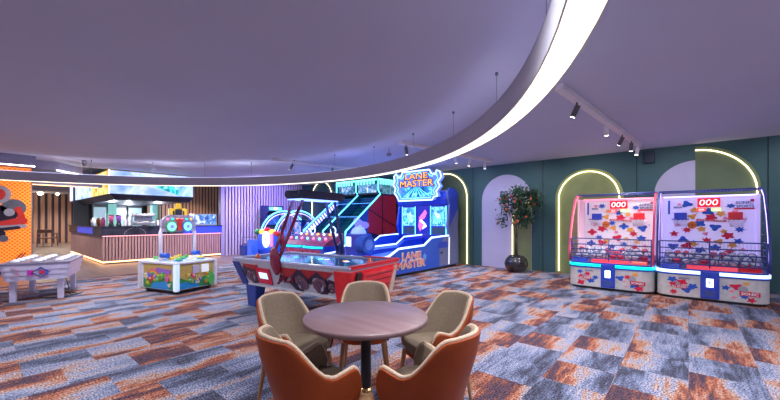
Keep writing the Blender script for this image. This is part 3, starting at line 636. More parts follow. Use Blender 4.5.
# ================================================================== POTTED TREE
tree = thing('potted_tree', 'potted pomegranate tree with orange red fruits in a round glossy black pot', 'potted plant', (-3.54, 9.40, 0))
MB().lathe([(.14, 0), (.24, .05), (.30, .15), (.31, .24), (.27, .36), (.20, .42), (.22, .44), (.18, .44), (.17, .40), (.02, .39)]).build('pot', mat('gloss_black_glaze', (.01, .01, .014), .08, coat=1), tree)
bark = wood_mat('bark', (.07, .04, .03), (.13, .08, .055)); b = MB()
for k in range(4):
    a = k * PI / 2; b.tube([(.03 * math.cos(a), .03 * math.sin(a), .38), (.03 * math.cos(a + 1), .03 * math.sin(a + 1), .8), (.05 * math.cos(a + 2), .05 * math.sin(a + 2), 1.2), (.28 * math.cos(a + 2.4), .2 * math.sin(a + 2.4), 1.75)], .014, 6)
b.build('trunk', bark, tree)
rnd = random.Random(11); cl = []
while len(cl) < 38:
    p = Vector((rnd.uniform(-1, 1), rnd.uniform(-1, 1), rnd.uniform(-1, 1)))
    if p.length < 1: cl.append(Vector((p.x * .56 + .06, p.y * .30, p.z * .50 + 1.74 + p.x * .14)))
b = MB()
for c in cl:
    for k in range(85):
        d = Vector((rnd.gauss(0, .085), rnd.gauss(0, .075), rnd.gauss(0, .085))); p = c + d
        if p.y > .48: continue
        L = rnd.uniform(.05, .085); w = L * .32; M = Matrix.Translation(p) @ Matrix.Rotation(rnd.random() * 6.3, 4, 'Z') @ Matrix.Rotation(rnd.uniform(-1.4, 1.4), 4, 'X') @ Matrix.Rotation(rnd.uniform(-1.2, 1.2), 4, 'Y')
        b.at(M)._add([(0, 0, 0), (w, L * .5, .006), (0, L, 0), (-w, L * .5, .006)], [(0, 1, 2, 3)], rnd.choice((0, 0, 1)))
b.build('foliage', [mat('dark_leaf', (.02, .07, .04), .5, var=.4), mat('mid_leaf', (.06, .14, .07), .5, var=.4)], tree, recalc=False)
for i in range(26):
    c = rnd.choice(cl); fr = mat('fruit_red', (.50, .05, .025), .4) if i % 3 else mat('fruit_orange', (.7, .16, .04), .4)
    b = MB().sphere((0, 0, 0), .028, 12).cyl((0, 0, -.02), (0, 0, -.04), .01, .016, 8); o = b.build('fruit', fr, tree); o.location = (c.x + rnd.uniform(-.1, .1), min(c.y, .2) - .16, c.z + rnd.uniform(-.1, .06))

# ================================================================== ROUND TABLE AND CHAIRS
def cw(X, Y): return (.761 * X - .649 * Y, .649 * X + .761 * Y)
tx, ty = cw(-.165, 2.40)
tb = thing('round_table', 'round dark wood cafe table on a black column with brass foot', 'table', (tx, ty, 0))
MB().lathe([(0, .715), (.412, .715), (.423, .722), (.423, .742), (.416, .75), (0, .75)], n=72).build('tabletop', wood_mat('tabletop_wood', (.17, .10, .11), (.23, .14, .15), 0, 14, .42, .05), tb)
MB().cyl((0, 0, .22), (0, 0, .715), .036, n=24).cyl((0, 0, .70), (0, 0, .715), .14, n=24).build('column', black, tb)
MB().lathe([(.30, 0), (.30, .012), (.22, .03), (.12, .07), (.065, .14), (.045, .22), (.04, .26)], n=40).build('foot', mat('brass', (.75, .45, .2), .25, 1), tb)
fabric = mat('taupe_fabric', (.22, .165, .12), .95, var=.28, scale=160, spec=.2, bump=.2); fabric_l = mat('beige_piping_fabric', (.50, .36, .26), .9, var=.2, scale=120)
leather = mat('cognac_leather', (.27, .046, .007), .5, var=.10, scale=9, spec=.25); legw = wood_mat('chair_leg_wood', (.28, .12, .05), (.38, .18, .08))
def chair(ang, rad, rz, label, backcol):
    x, y = tx + rad * math.cos(R(ang)), ty + rad * math.sin(R(ang))
    t = thing('tub_dining_chair', label, 'chair', (x, y, 0), rz, 'tub chairs around the round table'); t.scale = (.93, .93, .975)
    NS, NZ = 44, 10
    def path(u):   # u -1..1 around the U; returns x, y, arc weight
        a = abs(u); s = 1 if u > 0 else -1
        if a < .62:
            th = a / .62 * R(90); x_ = .262 * math.sin(th) ** .78 if th > 0 else 0; y_ = -.25 * max(0, math.cos(th)) ** .78
        else:
            f = (a - .62) / .38; x_ = .262 + .012 * math.sin(f * PI); y_ = .23 * f
        return s * x_, y_
    def top(u):
        a = abs(u); f = min(1, max(0, (a - .30) / .36)); f = f * f * (3 - 2 * f)
        z = .81 - f * .225 + .04 * min(1, max(0, (a - .68) / .2))
        g = max(0, (a - .84) / .16); z -= .13 * g ** 2.2
        c = max(0, (a - .1) / .25); z -= .015 * min(1, c)
        return z
    def pos(u, v, off):
        x_, y_ = path(u); zt = top(u); zb = .375 + .03 * max(0, abs(u) - .6)
        z = zb + (zt - zb) * v
        h = (z - .375) / .45; sc_ = .80 + .20 * min(1, h * 1.5) ** .8
        lean = -.085 * max(0, h) ** 1.2 * max(0, 1 - abs(u) * 1.2)
        tp_ = 1 - .12 * max(0, h - .35) * max(0, 1 - abs(u) * .8); p0 = Vector((x_ * sc_ * tp_, y_ * sc_ + lean)); e = .01
        xa, ya = path(max(-1, u - e)); xb, yb = path(min(1, u + e)); n = Vector((yb - ya, -(xb - xa))).normalized()
        return (p0.x + n.x * off, p0.y + n.y * off, z)
    def sheet(o0, o1, zadd, m, nm, inset=0):
        b = MB(); vs = []
        us = [(-1 + 2 * i / NS) * (1 - inset) for i in range(NS + 1)]
        for off in (o0, o1):
            for u in us:
                for j in range(NZ + 1):
                    p = pos(u, j / NZ, off); vs.append((p[0], p[1], p[2] + zadd * (j / NZ)))
        S = (NS + 1) * (NZ + 1); fs = []
        for i in range(NS):
            for j in range(NZ):
                k = i * (NZ + 1) + j; fs.append((k, k + 1, k + NZ + 2, k + NZ + 1)); fs.append((S + k, S + k + NZ + 1, S + k + NZ + 2, S + k + 1))
            k = i * (NZ + 1) + NZ; fs.append((k, S + k, S + k + NZ + 1, k + NZ + 1)); k = i * (NZ + 1); fs.append((k, k + NZ + 1, S + k + NZ + 1, S + k))
        for j in range(NZ):
            for i in (0, NS):
                k = i * (NZ + 1) + j; fs.append((k, S + k, S + k + 1, k + 1))
        b._add(vs, fs, 0, True); o = b.build(nm, m, t); o.modifiers.new('bev', 'BEVEL').width = .006; o.modifiers['bev'].segments = 2; o.modifiers['bev'].limit_method = 'ANGLE'; return o
    sheet(-.002, .014, 0, leather, 'backrest_shell')
    sheet(-.042, -.003, .004, fabric, 'backrest_pad', .01)
    rim = []
    for i in range(NS + 1):
        u = -1 + 2 * i / NS; p = pos(u, 1, -.012); rim.append((p[0], p[1], p[2] + .003))
    MB().tube(rim, .013, 8).build('rim_piping', backcol, t)
    sp = [(.235 * math.sin(a) * (1 if abs(math.sin(a)) > .1 else 1), .02 - .225 * math.cos(a)) for a in [2 * PI * i / 28 for i in range(28)]]
    sp = [(math.copysign(abs(math.sin(a)) ** .7, math.sin(a)) * .215, .03 - math.copysign(abs(math.cos(a)) ** .7, math.cos(a)) * .22) for a in [2 * PI * i / 32 for i in range(32)]]
    o = MB().prism(sp, 'z', .40, .475, 0, False).build('seat_cushion', fabric, t, bevel=.022, seg=3)
    for p in o.data.polygons: p.use_smooth = True
    MB().prism([(x_ * .96, y_ * .96) for x_, y_ in sp], 'z', .365, .40).build('seat_base', leather, t)
    for sx in (-1, 1):
        for fy_ in (-.16, .19): MB().cyl((sx * .18, fy_, .37), (sx * .225, fy_ * 1.28, 0), .021, .011, 12).build('leg', legw, t)
    return t
# world angle of each chair seen from the table centre, and the way it faces
def place(Xc, Yc, face_deg, label, col):
    """Xc, Yc: seat centre relative to the table centre (right, away); face_deg: direction it faces, 0 = right, 90 = away"""
    a = math.degrees(math.atan2(Yc, Xc)) + 40.46; chair(a, math.hypot(Xc, Yc), face_deg + 40.46 - 90, label, col)
place(-.06, .74, -90, 'tub chair on the far side of the round table, facing the camera', fabric_l)
place(-.56, .31, -30, 'tub chair with taupe inside behind the left end of the round table', fabric_l)
place(.52, .36, 208, 'tub chair with taupe inside behind the right end of the round table', fabric_l)
place(-.28, -.37, 36, 'near left tub chair showing its cognac leather back', fabric_l)
place(.37, -.36, 146, 'near right tub chair showing its cognac leather back', fabric_l)

# ================================================================== BOWLING GAME
lm = thing('bowling_arcade_game', 'blue two lane bowling arcade game with twin screens under a jagged glowing sign', 'arcade game', (-5.37, 9.0, 0))
side = [(-3.1, .07), (.5, .07), (.5, .9), (-.05, .92), (-.35, .92), (-.92, .89), (-1.28, .70), (-2.36, .67), (-2.74, .51), (-3.1, .48)]
sp_m = mat('cobalt_side_panel', (.02, .10, .62), .35, coat=.2, emit=0)
for x0, x1 in ((-.05, 0), (-1.95, -1.90)): MB().prism(side, 'x', x0, x1).build('side_panel', sp_m, lm, bevel=.006)
MB().prism([(-.55, .1), (0.5, .1), (.5, .9), (-.30, .9), (-.55, .62)], 'x', 0, .006).build('grey_side_plate', mat('blue_grey_plate', (.16, .18, .36), .4), lm)
MB().box(.006, .012, -.62, -.12, .60, .78).build('side_window', blue, lm); MB().box(.006, .012, -.5, -.38, .44, .50).build('coin_slot', black, lm)
MB().prism([(-.08, .1), (-.02, .1), (.0, .9), (-.06, .9)], 'x', .006, .016).build('white_door_strip', mat('strip_white', (.7, .7, .7), .4, emit=.6), lm)
MB().box(-1.9, -.05, -3.05, .48, .07, .45).build('body', dblue, lm); MB().box(-1.9, -.05, -3.0, .46, 0, .07).build('plinth', black, lm)
rail_pts = [(-3.1, .50), (-2.74, .53), (-2.36, .69), (-1.28, .72), (-.92, .91), (-.02, .94)]
for x in (-.02, -.98, -1.93):
    MB().tube([(x, y, z) for y, z in rail_pts], .028 if x > -.5 else .022, 6).build('neon_rail', neon_w, lm)
for x0, x1 in ((-1.85, -1.06), (-.90, -.08)):
    MB().prism([(-2.9, .46), (0, .46), (0, .62), (-2.2, .50)], 'x', x0, x1).build('lane', mat('lit_lane', (.10, .22, .75), .2, emit=.35, ecol=(.08, .2, .9)), lm)
MB().prism([(-2.9, .45), (0, .45), (0, .84), (-.95, .80), (-1.3, .62), (-2.4, .6)], 'x', -1.03, -.93).build('lane_divider', blue, lm)
cn = MB().box(-1.25, -.72, -3.0, -2.55, .45, 1.05).build('ball_console', blue, lm, bevel=.04)
MB().cyl((-.78, -2.9, .8), (-.5, -2.9, .8), .22, n=24).build('console_drum', sp_m, lm); MB().cyl((-.5, -2.9, .8), (-.494, -2.9, .8), .13, n=24).build('drum_badge', mat('badge_blue', (.15, .3, .85), .4), lm)
MB().sphere((-.98, -2.78, 1.04), .2, 20, half=True).build('console_dome', mat('pale_dome', (.35, .5, .9), .25, emit=.3, ecol=(.3, .5, 1)), lm)
MB().box(-1.19, -1.02, -3.01, -3.0, .74, .98).build('console_screen', mat('console_white', (.6, .7, 1), .3, emit=1.5, ecol=(.5, .65, 1)), cn)
tower = [(-.02, .92), (-.10, 1.25), (.02, 1.85), (-.06, 2.02), (-.12, 2.25), (.02, 2.36), (.3, 2.34), (.52, 2.2), (.46, 1.95), (.52, 1.6), (.47, 1.2), (.52, .9), (.52, .08), (.0, .08)]
MB().prism(tower, 'x', -.07, 0.008).build('tower_side', mat('blue_grey_plate'), lm, bevel=.01); MB().prism(tower, 'x', -1.95, -1.89).build('tower_side', blue, lm)
MB().prism([(-.02, 1.2), (.02, 1.85), (-.06, 2.02), (-.12, 2.25), (.02, 2.36), (.3, 2.34), (.50, 2.2), (.45, 1.95), (.48, 1.75)], 'x', .008, .014).build('blue_tower_flash', blue, lm)
MB().box(-1.89, -.07, .06, .46, .1, 2.28).build('tower', blue, lm)
MB().prism([(-.04, 1.86), (.06, 1.86), (.06, 2.3), (-.10, 2.25), (-.08, 2.0)], 'x', -1.89, -.07).build('brow', blue, lm, bevel=.01)
def scrn(x0, x1):
    s = MB().box(x0, x1, .0, .05, .93, 1.84).build('screen_frame', blue, lm, bevel=.012)
    MB().box(x0 + .05, x1 - .05, -.006, 0, 1.22, 1.80).build('screen', scene_screen_mat('lane_screen', [(.3, (.0, .08, .3)), (.45, (.05, .35, .8)), (.58, (.2, .8, .95)), (.7, (.7, .95, .9))], 1.0, 6, 3), s)
    MB().box(x0 + .05, x1 - .05, -.006, 0, .96, 1.17).build('lower_panel', mat('dark_screen_panel', (.05, .12, .16), .3), s)
    for x in (x0 + .02, x1 - .02): MB().tube([(x, -.012, .95), (x, -.012, 1.83)], .012, 6).build('neon_edge', neon_b, s)
    pb_ = MB()
    for k in range(5): pb_.prism([(x0 + .1 + k * (x1 - x0 - .2) / 5, 1.3), (x0 + .12 + k * (x1 - x0 - .2) / 5, 1.3), ((x0 + x1) / 2 + (k - 2) * .012, 1.55)], 'y', -.012, -.007)
    pb_.build('lane_lines', neon_b, s)
scrn(-1.78, -1.22); scrn(-.68, -.09)
MB().box(-1.18, -.72, .0, .05, .93, 1.84).build('centre_panel', mat('deep_blue_panel', (.02, .05, .45), .3), lm)
MB().prism([(-1.08, 1.50), (-.86, 1.72), (-.80, 1.62), (-.88, 1.46), (-1.0, 1.40), (-.92, 1.25), (-1.06, 1.05), (-1.12, 1.2)], 'y', -.012, 0).build('pink_flash', mat('pink_lit', (.8, .15, .35), .4, emit=.8, ecol=(.9, .15, .35)), lm)
MB().prism([(-1.0, 1.42), (-.84, 1.28), (-.80, 1.2), (-.98, 1.1), (-.9, 1.26), (-1.08, 1.38)], 'y', -.02, -.01).build('white_flash', mat('white_lit', (.7, .8, 1), .4, emit=1.3, ecol=(.6, .7, 1)), lm)
# sign
sg = [(-1.72, 2.02), (-.30, 2.02), (-.26, 2.10), (-.10, 2.12), (-.16, 2.26), (-.02, 2.40), (-.10, 2.52), (.04, 2.66), (-.02, 2.82), (-.14, 2.86), (-.20, 2.74), (-.34, 2.78), (-.42, 2.90), (-1.55, 2.90), (-1.62, 2.78), (-1.74, 2.74), (-1.84, 2.88), (-1.94, 2.80), (-1.90, 2.64), (-1.98, 2.54), (-1.86, 2.42), (-1.92, 2.28), (-1.80, 2.16)]
sg = [(-.95 + (x + .95) * .90, 2.0 + (z - 2.02) * 1.02) for x, z in sg]
sn = MB().prism(sg, 'y', -.34, -.18).build('sign_board', mat('sign_pale_blue', (.12, .2, .6), .35, emit=.5, ecol=(.15, .25, .9)), lm)
cx_, cz_ = -.95, 2.46
MB().tube([(x, -.35, z) for x, z in sg], .022, 6, closed=True).build('sign_neon', neon_w, sn)
MB().tube([(cx_ + (x - cx_) * .86, -.345, cz_ + (z - cz_) * .84) for x, z in sg], .01, 5, closed=True).build('sign_neon_inner', neon_b, sn)
MB().box(-1.55, -.38, -.35, -.34, 2.10, 2.40).build('sign_picture', scene_screen_mat('sign_scene', [(.35, (.0, .04, .25)), (.5, (.02, .25, .7)), (.62, (.2, .8, 1)), (.75, (.9, 1, 1))], 1.0, 4, 3), sn)
for k in range(7):
    MB().prism([(-1.45 + k * .16, 2.12), (-1.42 + k * .16, 2.12), (-.96 + (k - 3) * .02, 2.40)], 'y', -.358, -.352).build('lane_ray', neon_b, sn)
org = mat('sign_orange', (1, .35, .05), .4, emit=1.1, ecol=(1, .38, .08)); ow = mat('sign_letter_edge', (.05, .02, .1), .4)
text('sign_text_edge', 'LANE', ow, (-.95, -.36, 2.74), FACE_FRONT, .92, .21, sn, .006, .05); text('sign_text', 'LANE', org, (-.95, -.366, 2.74), FACE_FRONT, .84, .17, sn, .006, .0)
text('sign_text_edge', 'MASTER', ow, (-.95, -.36, 2.52), FACE_FRONT, 1.32, .23, sn, .006, .05); text('sign_text', 'MASTER', org, (-.95, -.366, 2.52), FACE_FRONT, 1.24, .19, sn, .006, .0)
MB().box(-1.5, -.4, -.18, .1, 2.2, 2.36).build('sign_bracket', dblue, lm)
for i, (s, z, w) in enumerate((('LANE', .49, .75), ('MASTER', .28, 1.15))):
    text('side_text_edge', s, mat('letter_pale', (.75, .7, .75), .5), (.004, -1.85, z), FACE_HALL, w + .07, .21, lm, .006, .05); text('side_text', s, mat('letter_orange', (.9, .22, .05), .5), (.01, -1.85, z), FACE_HALL, w, .165, lm, .006, .0)
for y, z in ((-2.42, .40), (-1.28, .42)): MB().prism(star(.10, .06, 5, y, z, .3), 'x', .001, .01).build('side_burst', mat('pale_blue_print', (.15, .4, .8), .4), lm)
MB().prism([(-3.0, .2), (-2.6, .14), (-2.5, .2), (-2.9, .3)], 'x', .001, .006).build('side_burst', mat('pale_blue_print'), lm)

# ================================================================== RAMP BALL GAME (two netted alleys)
sk = thing('ramp_ball_game', 'tall two alley ramp ball game with cyan neon edges and netted slopes', 'arcade game', (-8.1, 9.0, 0))
xs = (-2.16, -1.10, 0)
teal_rail = mat('teal_blue_neon', (.2, .9, 1), .4, emit=1.6, ecol=(.12, .75, .9))
net_m = mat('teal_net', (.0, .25, .3), .5, emit=.12, ecol=(.0, .5, .6))
for i, x in enumerate(xs):
    MB().tube([(x, -1.63, .2), (x, -1.63, 1.04), (x, -.02, 2.30), (x, -.12, 2.42), (x, -.12, 2.84)], .026, 6).build('neon_edge', teal_rail if i else neon_b, sk)
    MB().prism([(-1.6, .1), (.85, .1), (.85, 2.8), (-.08, 2.8), (-.08, 2.42), (.0, 2.30), (-1.6, 1.02)], 'x', x - .06, x - .03).build('side_wall', dblue, sk)
for x0, x1 in ((xs[0], xs[1]), (xs[1], xs[2])):
    MB().prism([(-1.6, .55), (0, 1.85), (0, 1.78), (-1.6, .48)], 'x', x0 + .02, x1 - .08).build('ramp', mat('dark_ramp', (.0, .012, .03), .4, emit=.05, ecol=(0, .12, .2)), sk)
    b = MB()
    for k in range(1, 7): x = x0 + (x1 - x0 - .05) * k / 7; b.tube([(x, -1.6, 1.02), (x, -.02, 2.27)], .003, 3)
    for k in range(1, 12): f = k / 12; b.tube([(x0 + .02, -1.6 + 1.58 * f, 1.02 + 1.25 * f), (x1 - .08, -1.6 + 1.58 * f, 1.02 + 1.25 * f)], .003, 3)
    b.build('net', net_m, sk)
    for f in (.42, .8): MB().tube([(x0 + .02, -1.6 + 1.58 * f, .98 + 1.25 * f), (x1 - .08, -1.6 + 1.58 * f, .98 + 1.25 * f)], .012, 5).build('cross_bar', mat('lit_blue_bar', (.1, .3, .7), .4, emit=.8, ecol=(.1, .35, .9)), sk)
    MB().box(x0 + .02, x1 - .08, -.06, .1, 2.30, 2.78).build('screen_frame', black, sk)
    MB().box(x0 + .08, x1 - .13, -.07, -.06, 2.36, 2.66).build('screen', scene_screen_mat('ramp_screen', [(.35, (.02, .08, .2)), (.5, (.08, .3, .55)), (.6, (.35, .5, .8)), (.7, (.8, .9, .9))], .8, 5, 3), sk)
    MB().box(x0 + .02, x1 - .08, .1, .8, 1.8, 2.2).build('housing', dblue, sk)
    b = MB(); n = 6
    b.box(x0 + .03, x1 - .09, -.14, -.08, 2.78, 2.84)
    for k in range(n): x = x0 + .10 + k * (x1 - x0 - .2) / n; b.box(x, x + .05, -.14, -.10, 2.66, 2.78)
    b.build('comb_light', mat('aqua_comb', (.3, 1, .9), .4, emit=1.2, ecol=(.2, .9, .85)), sk)
b = MB(); b.box(-.02, .0, -.08, .84, 2.78, 2.84)
for k in range(6): b.box(-.02, .01, -.02 + k * .14, .05 + k * .14, 2.64, 2.78)
b.build('comb_light', mat('aqua_comb'), sk)
MB().box(-.02, .0, -.02, .82, 2.32, 2.62).build('side_picture', scene_screen_mat('ramp_side_pic', [(.35, (.02, .06, .15)), (.5, (.05, .3, .3)), (.62, (.3, .3, .7))], .6, 5, 3), sk)
MB().prism([(-.62, 1.0), (.84, .7), (.84, 2.28), (-.02, 2.26), (-.62, 1.76)], 'x', -.02, .0).build('red_side_panel', mat('crimson_panel', (.28, .012, .05), .5, emit=.08, ecol=(.7, .03, .08)), sk)
MB().tube([(.0, -.62, 1.76), (.0, .84, 1.15)], .02, 5).tube([(.0, .1, .8), (.0, .1, 2.3)], .02, 5).build('dark_brace', black, sk)
MB().prism([(-1.58, .4), (-.62, .4), (-.62, 1.78), (-1.58, 1.0)], 'x', -.02, 0).build('blue_side_panel', mat('navy_side_panel', (.02, .04, .3), .4, emit=.12, ecol=(.02, .06, .5)), sk)
MB().prism(blob(.22, -1.0, 1.22, random.Random(4), 20, 1.5), 'x', .0, .008).build('violet_splash', mat('violet_print', (.3, .25, .7), .4, emit=.25, ecol=(.3, .3, .9)), sk)
MB().prism(blob(.10, -1.0, 1.12, random.Random(8), 16, 1.6), 'x', .008, .014).build('pale_splash', mat('pale_print', (.5, .6, .9), .4, emit=.3, ecol=(.5, .6, 1)), sk)
# lettered strip along the far edge
def slope(y): return 1.04 + (y + 1.63) * 1.26 / 1.61
MB().prism([(-1.60, slope(-1.6) - .04), (-.06, slope(-.06) - .04), (-.06, slope(-.06) - .30), (-1.6, slope(-1.6) - .26)], 'x', xs[0] + .0, xs[0] + .03).build('lit_strip', mat('strip_blue_lit', (.03, .1, .6), .4, emit=.8, ecol=(.05, .15, .9)), sk)
b = MB(); rnd = random.Random(2)
for k in range(14):
    y = -1.5 + k * .1; z = slope(y) - .17; b.at(Matrix.Translation((xs[0] + .032, y, z)) @ Matrix.Rotation(R(38), 4, 'X')).box(0, .006, -.03, .03, -.08, .08)
b.build('strip_blocks', neon_p, sk)
# front: ball decks
MB().box(-2.16, -.04, -2.45, -1.66, 0, .62).build('front_cabinet', blue, sk, bevel=.01)
MB().prism([(-2.45, .62), (-1.66, .62), (-1.66, .98), (-2.3, .74)], 'x', -2.14, -.06).build('console', mat('console_red', (.16, .02, .08), .35, emit=.04, ecol=(.8, .05, .05)), sk)
for i in range(14):
    x = -2.05 + i * .15; m = (neon_r, mat('white_lit'), neon_b, mat('orange_lit', (1, .4, .05), .4, emit=1.5, ecol=(1, .35, .05)))[i % 4]
    MB().cyl((x, -2.2 + .3 * (i % 2), .80 + .12 * (i % 2)), (x, -2.22 + .3 * (i % 2), .84 + .12 * (i % 2)), .04, n=14).build('console_light', m, sk)
for xc in (-1.6, -.55):
    MB().tube([(xc + .45 * math.cos(a), -2.45 - .16 * math.sin(a), .58) for a in [PI * k / 14 for k in range(15)]], .03, 6).build('teal_lip_light', neon_t, sk)
    MB().tube([(xc + .12 * math.cos(a), -1.66, 1.06 + .12 * math.sin(a)) for a in [2 * PI * k / 20 for k in range(20)]], .018, 6, closed=True).build('number_ring', neon_w, sk)
MB().box(-2.0, -.2, -2.46, -2.45, .1, .5).build('front_print', mat('busy_red_print', (.45, .04, .12), .4, var=.8, scale=9), sk)

# ================================================================== RIDE-ON GAME WITH WHEEL ARCHES
rd = thing('racing_ride_game', 'glowing blue racing ride with two neon wheel hoops before the slatted wall', 'arcade game', (-11.2, 7.5, 0))
MB().box(-.7, .72, -1.2, 1.1, 0, .35).build('platform', blue, rd, bevel=.03)
for x in (-.62, .30):
    pts = [(x, .10 + 1.0 * math.cos(R(a)), .76 + .98 * math.sin(R(a))) for a in range(-20, 201, 10)]
    h = MB().tube(pts, .026, 6).build('neon_hoop', neon_b, rd)
    MB().tube([(x, .1 + (y - .1) * .9, .76 + (z - .76) * .9) for _, y, z in pts], .012, 6).build('inner_hoop', neon_p, h)
    for a in (20, 55, 90, 125, 160): MB().tube([(x, .1, .8), (x, .1 + .88 * math.cos(R(a)), .76 + .86 * math.sin(R(a)))], .011, 5).build('spoke', mat('blue_spoke', (.05, .15, .7), .4, emit=.6, ecol=(.05, .2, 1)), h)
for x in (-.3, .45):
    MB().box(x - .22, x + .22, .5, .9, .35, 1.4).build('screen_cabinet', dblue, rd, bevel=.02); MB().box(x - .18, x + .18, .49, .5, .85, 1.32).build('screen', scene_screen_mat('ride_screen', [(.35, (.02, .05, .4)), (.5, (.1, .3, .9)), (.6, (.8, .3, .6)), (.7, (1, .9, .9))], 1.0, 6, 3), rd)
    MB().box(x - .18, x + .18, -.75, -.35, .35, .62).box(x - .18, x + .18, -.80, -.70, .5, 1.0).build('seat', red, rd, bevel=.04)
    MB().tube([(x + .13 * math.cos(R(a)), .2, 1.0 + .13 * math.sin(R(a))) for a in range(0, 360, 20)], .018, 6, closed=True).build('steering_wheel', black, rd)
MB().box(-.35, .68, -1.15, -.88, .35, .92).build('front_cowl', mat('bright_blue_box', (.04, .14, .75), .35, emit=.15, ecol=(.05, .15, 1)), rd, bevel=.05)
MB().tube([(.30 + .17 * math.cos(R(a)), -1.2, .74 + .24 * math.sin(R(a))) for a in range(0, 360, 15)], .04, 8, closed=True).build('ring_light', mat('white_lit'), rd)
MB().tube([(.30 + .10 * math.cos(R(a)), -1.2, .74 + .14 * math.sin(R(a))) for a in range(0, 360, 15)], .03, 8, closed=True).build('ring_light', neon_p, rd)
MB().box(.52, .68, -1.19, -1.15, .5, .88).build('side_light', mat('pink_lit'), rd, bevel=.02)
for x, z, m in ((-.6, 1.0, mat('green_dome', (.02, .3, .1), .3)), (-.25, 1.0, mat('orange_lit')), (.08, 1.06, red), (.36, 1.0, mat('orange_lit')), (.6, .94, red)): MB().sphere((x, -1.0, z - .02), .13, 14, sc_=(1, 1, .8)).build('round_bumper', m, rd)
MB().box(-.42, -.12, -1.5, -1.24, 0, .72).build('side_box', mat('bright_blue_box'), rd, bevel=.03)
# dark upright cabinet at the slatted wall
ac = thing('upright_arcade_cabinet', 'dark upright arcade cabinet with small green lit marquee against the slatted wall', 'arcade game', (-13.45, 8.05, 0), 90)
pf_ = [(-.38, 0), (.3, 0), (.3, 2.0), (-.30, 2.0), (-.34, 1.75), (-.14, 1.65), (-.08, 1.15), (-.40, 1.0), (-.38, .85)]
for x in (-.36, .33): MB().prism(pf_, 'x', x, x + .03).build('side_panel', dblue, ac)
MB().prism([(-.34, .02), (.28, .02), (.28, 1.97), (-.27, 1.97), (-.27, 1.78), (-.10, 1.66), (-.04, 1.16), (-.36, 1.0)], 'x', -.33, .33).build('body', black, ac)
MB().box(-.30, .30, -.30, -.27, 1.80, 1.94).build('marquee', mat('marquee_glow', (.1, .4, .3), .4, emit=.7, ecol=(.1, .5, .4)), ac); MB().prism(star(.06, .03, 6, 0, 1.87, 0, 2), 'y', -.31, -.30).build('marquee_emblem', mat('yellow_glow', (.9, .9, .2), .4, emit=1.5), ac)
MB().prism([(-.13, 1.62), (-.07, 1.2), (-.05, 1.2), (-.11, 1.62)], 'x', -.26, .26).build('screen', mat('dim_blue_screen', (.02, .05, .2), .2, emit=.35, ecol=(.05, .15, .6)), ac)
bn = thing('gift_bin', 'low dark blue bin of toys standing in front of the slatted wall', 'bin', (-13.3, 6.95, 0))
MB().box(-.22, .22, -.28, .28, 0, .42).build('bin', mat('bin_blue', (.02, .05, .3), .4), bn, bevel=.02)
b = MB(); rnd = random.Random(1)
for i in range(12): b.sphere((rnd.uniform(-.15, .15), rnd.uniform(-.2, .2), .44 + rnd.random() * .06), .06, 8)
o = b.build('toys', mat('dark_mixed_toys', (.12, .08, .12), .6, var=.8, scale=6), bn); o['kind'] = 'stuff'
b = MB().tube([(0, -.27, .42), (0, -.27, .72), (0, .27, .72), (0, .27, .42)], .012, 6).build('handle', black, bn)

# ================================================================== AIR HOCKEY
ah = thing('air_hockey_table', 'red and blue air hockey table with tilted overhead score bar', 'air hockey table', (-4.52, 3.445, 0), 9)
L_, W_ = 1.20, .60
MB().hexa([(-1.02, -.46, .38), (1.05, -.46, .34), (1.05, .46, .34), (-1.02, .46, .38)], [(-L_, -W_, .76), (L_, -W_, .76), (L_, W_, .76), (-L_, W_, .76)]).build('cabinet', silver, ah)
# end caps
MB().hexa([(.86, -.48, .30), (1.10, -.48, .30), (1.10, .48, .30), (.86, .48, .30)], [(.92, -W_ - .015, .735), (L_ + .02, -W_ - .015, .735), (L_ + .02, W_ + .015, .735), (.92, W_ + .015, .735)]).build('red_end', red, ah, bevel=.01)
MB().hexa([(-1.13, -.48, .36), (-.98, -.48, .36), (-.98, .48, .36), (-1.13, .48, .36)], [(-L_ - .02, -W_ - .012, .735), (-1.06, -W_ - .012, .735), (-1.06, W_ + .012, .735), (-L_ - .02, W_ + .012, .735)]).build('blue_end', mat('hockey_blue', (.02, .05, .28), .35), ah, bevel=.01)
for x, s in ((1.0, 1), (-.95, -1)):
    for y in (-.36, .36):
        MB().hexa([(x - .10, y - .08, 0), (x + .10, y - .08, 0), (x + .10, y + .08, 0), (x - .10, y + .08, 0)], [(x - .16 - .02 * s, y - .10, .40), (x + .14, y - .10, .40), (x + .14, y + .10, .40), (x - .16, y + .10, .40)])  .build('leg', red if s > 0 else mat('hockey_blue'), ah, bevel=.02)
pf2 = MB().box(-L_ + .06, L_ - .06, -W_ + .05, W_ - .05, .70, .772).build('playfield', mat('dark_glossy_playfield', (.02, .04, .12), .08, emit=.1, ecol=(.05, .2, .5)), ah)
rb = mat('lilac_rail', (.42, .42, .62), .3); 
for y in (-W_ + .015, W_ - .015):
    MB().box(-L_, L_, y - .03, y + .03, .76, .80).build('side_rail', [rb], ah, bevel=.012)
for x, m in ((-L_ + .01, rb), (L_ - .01, red)): MB().box(x - .03, x + .03, -W_, W_, .76, .80).build('end_rail', m, ah, bevel=.012)
MB().box(.55, L_, W_ - .06, W_ + .03, .80, .81).box(1.14, L_ + .03, -W_, W_, .80, .81).build('red_rail_top', red, ah)
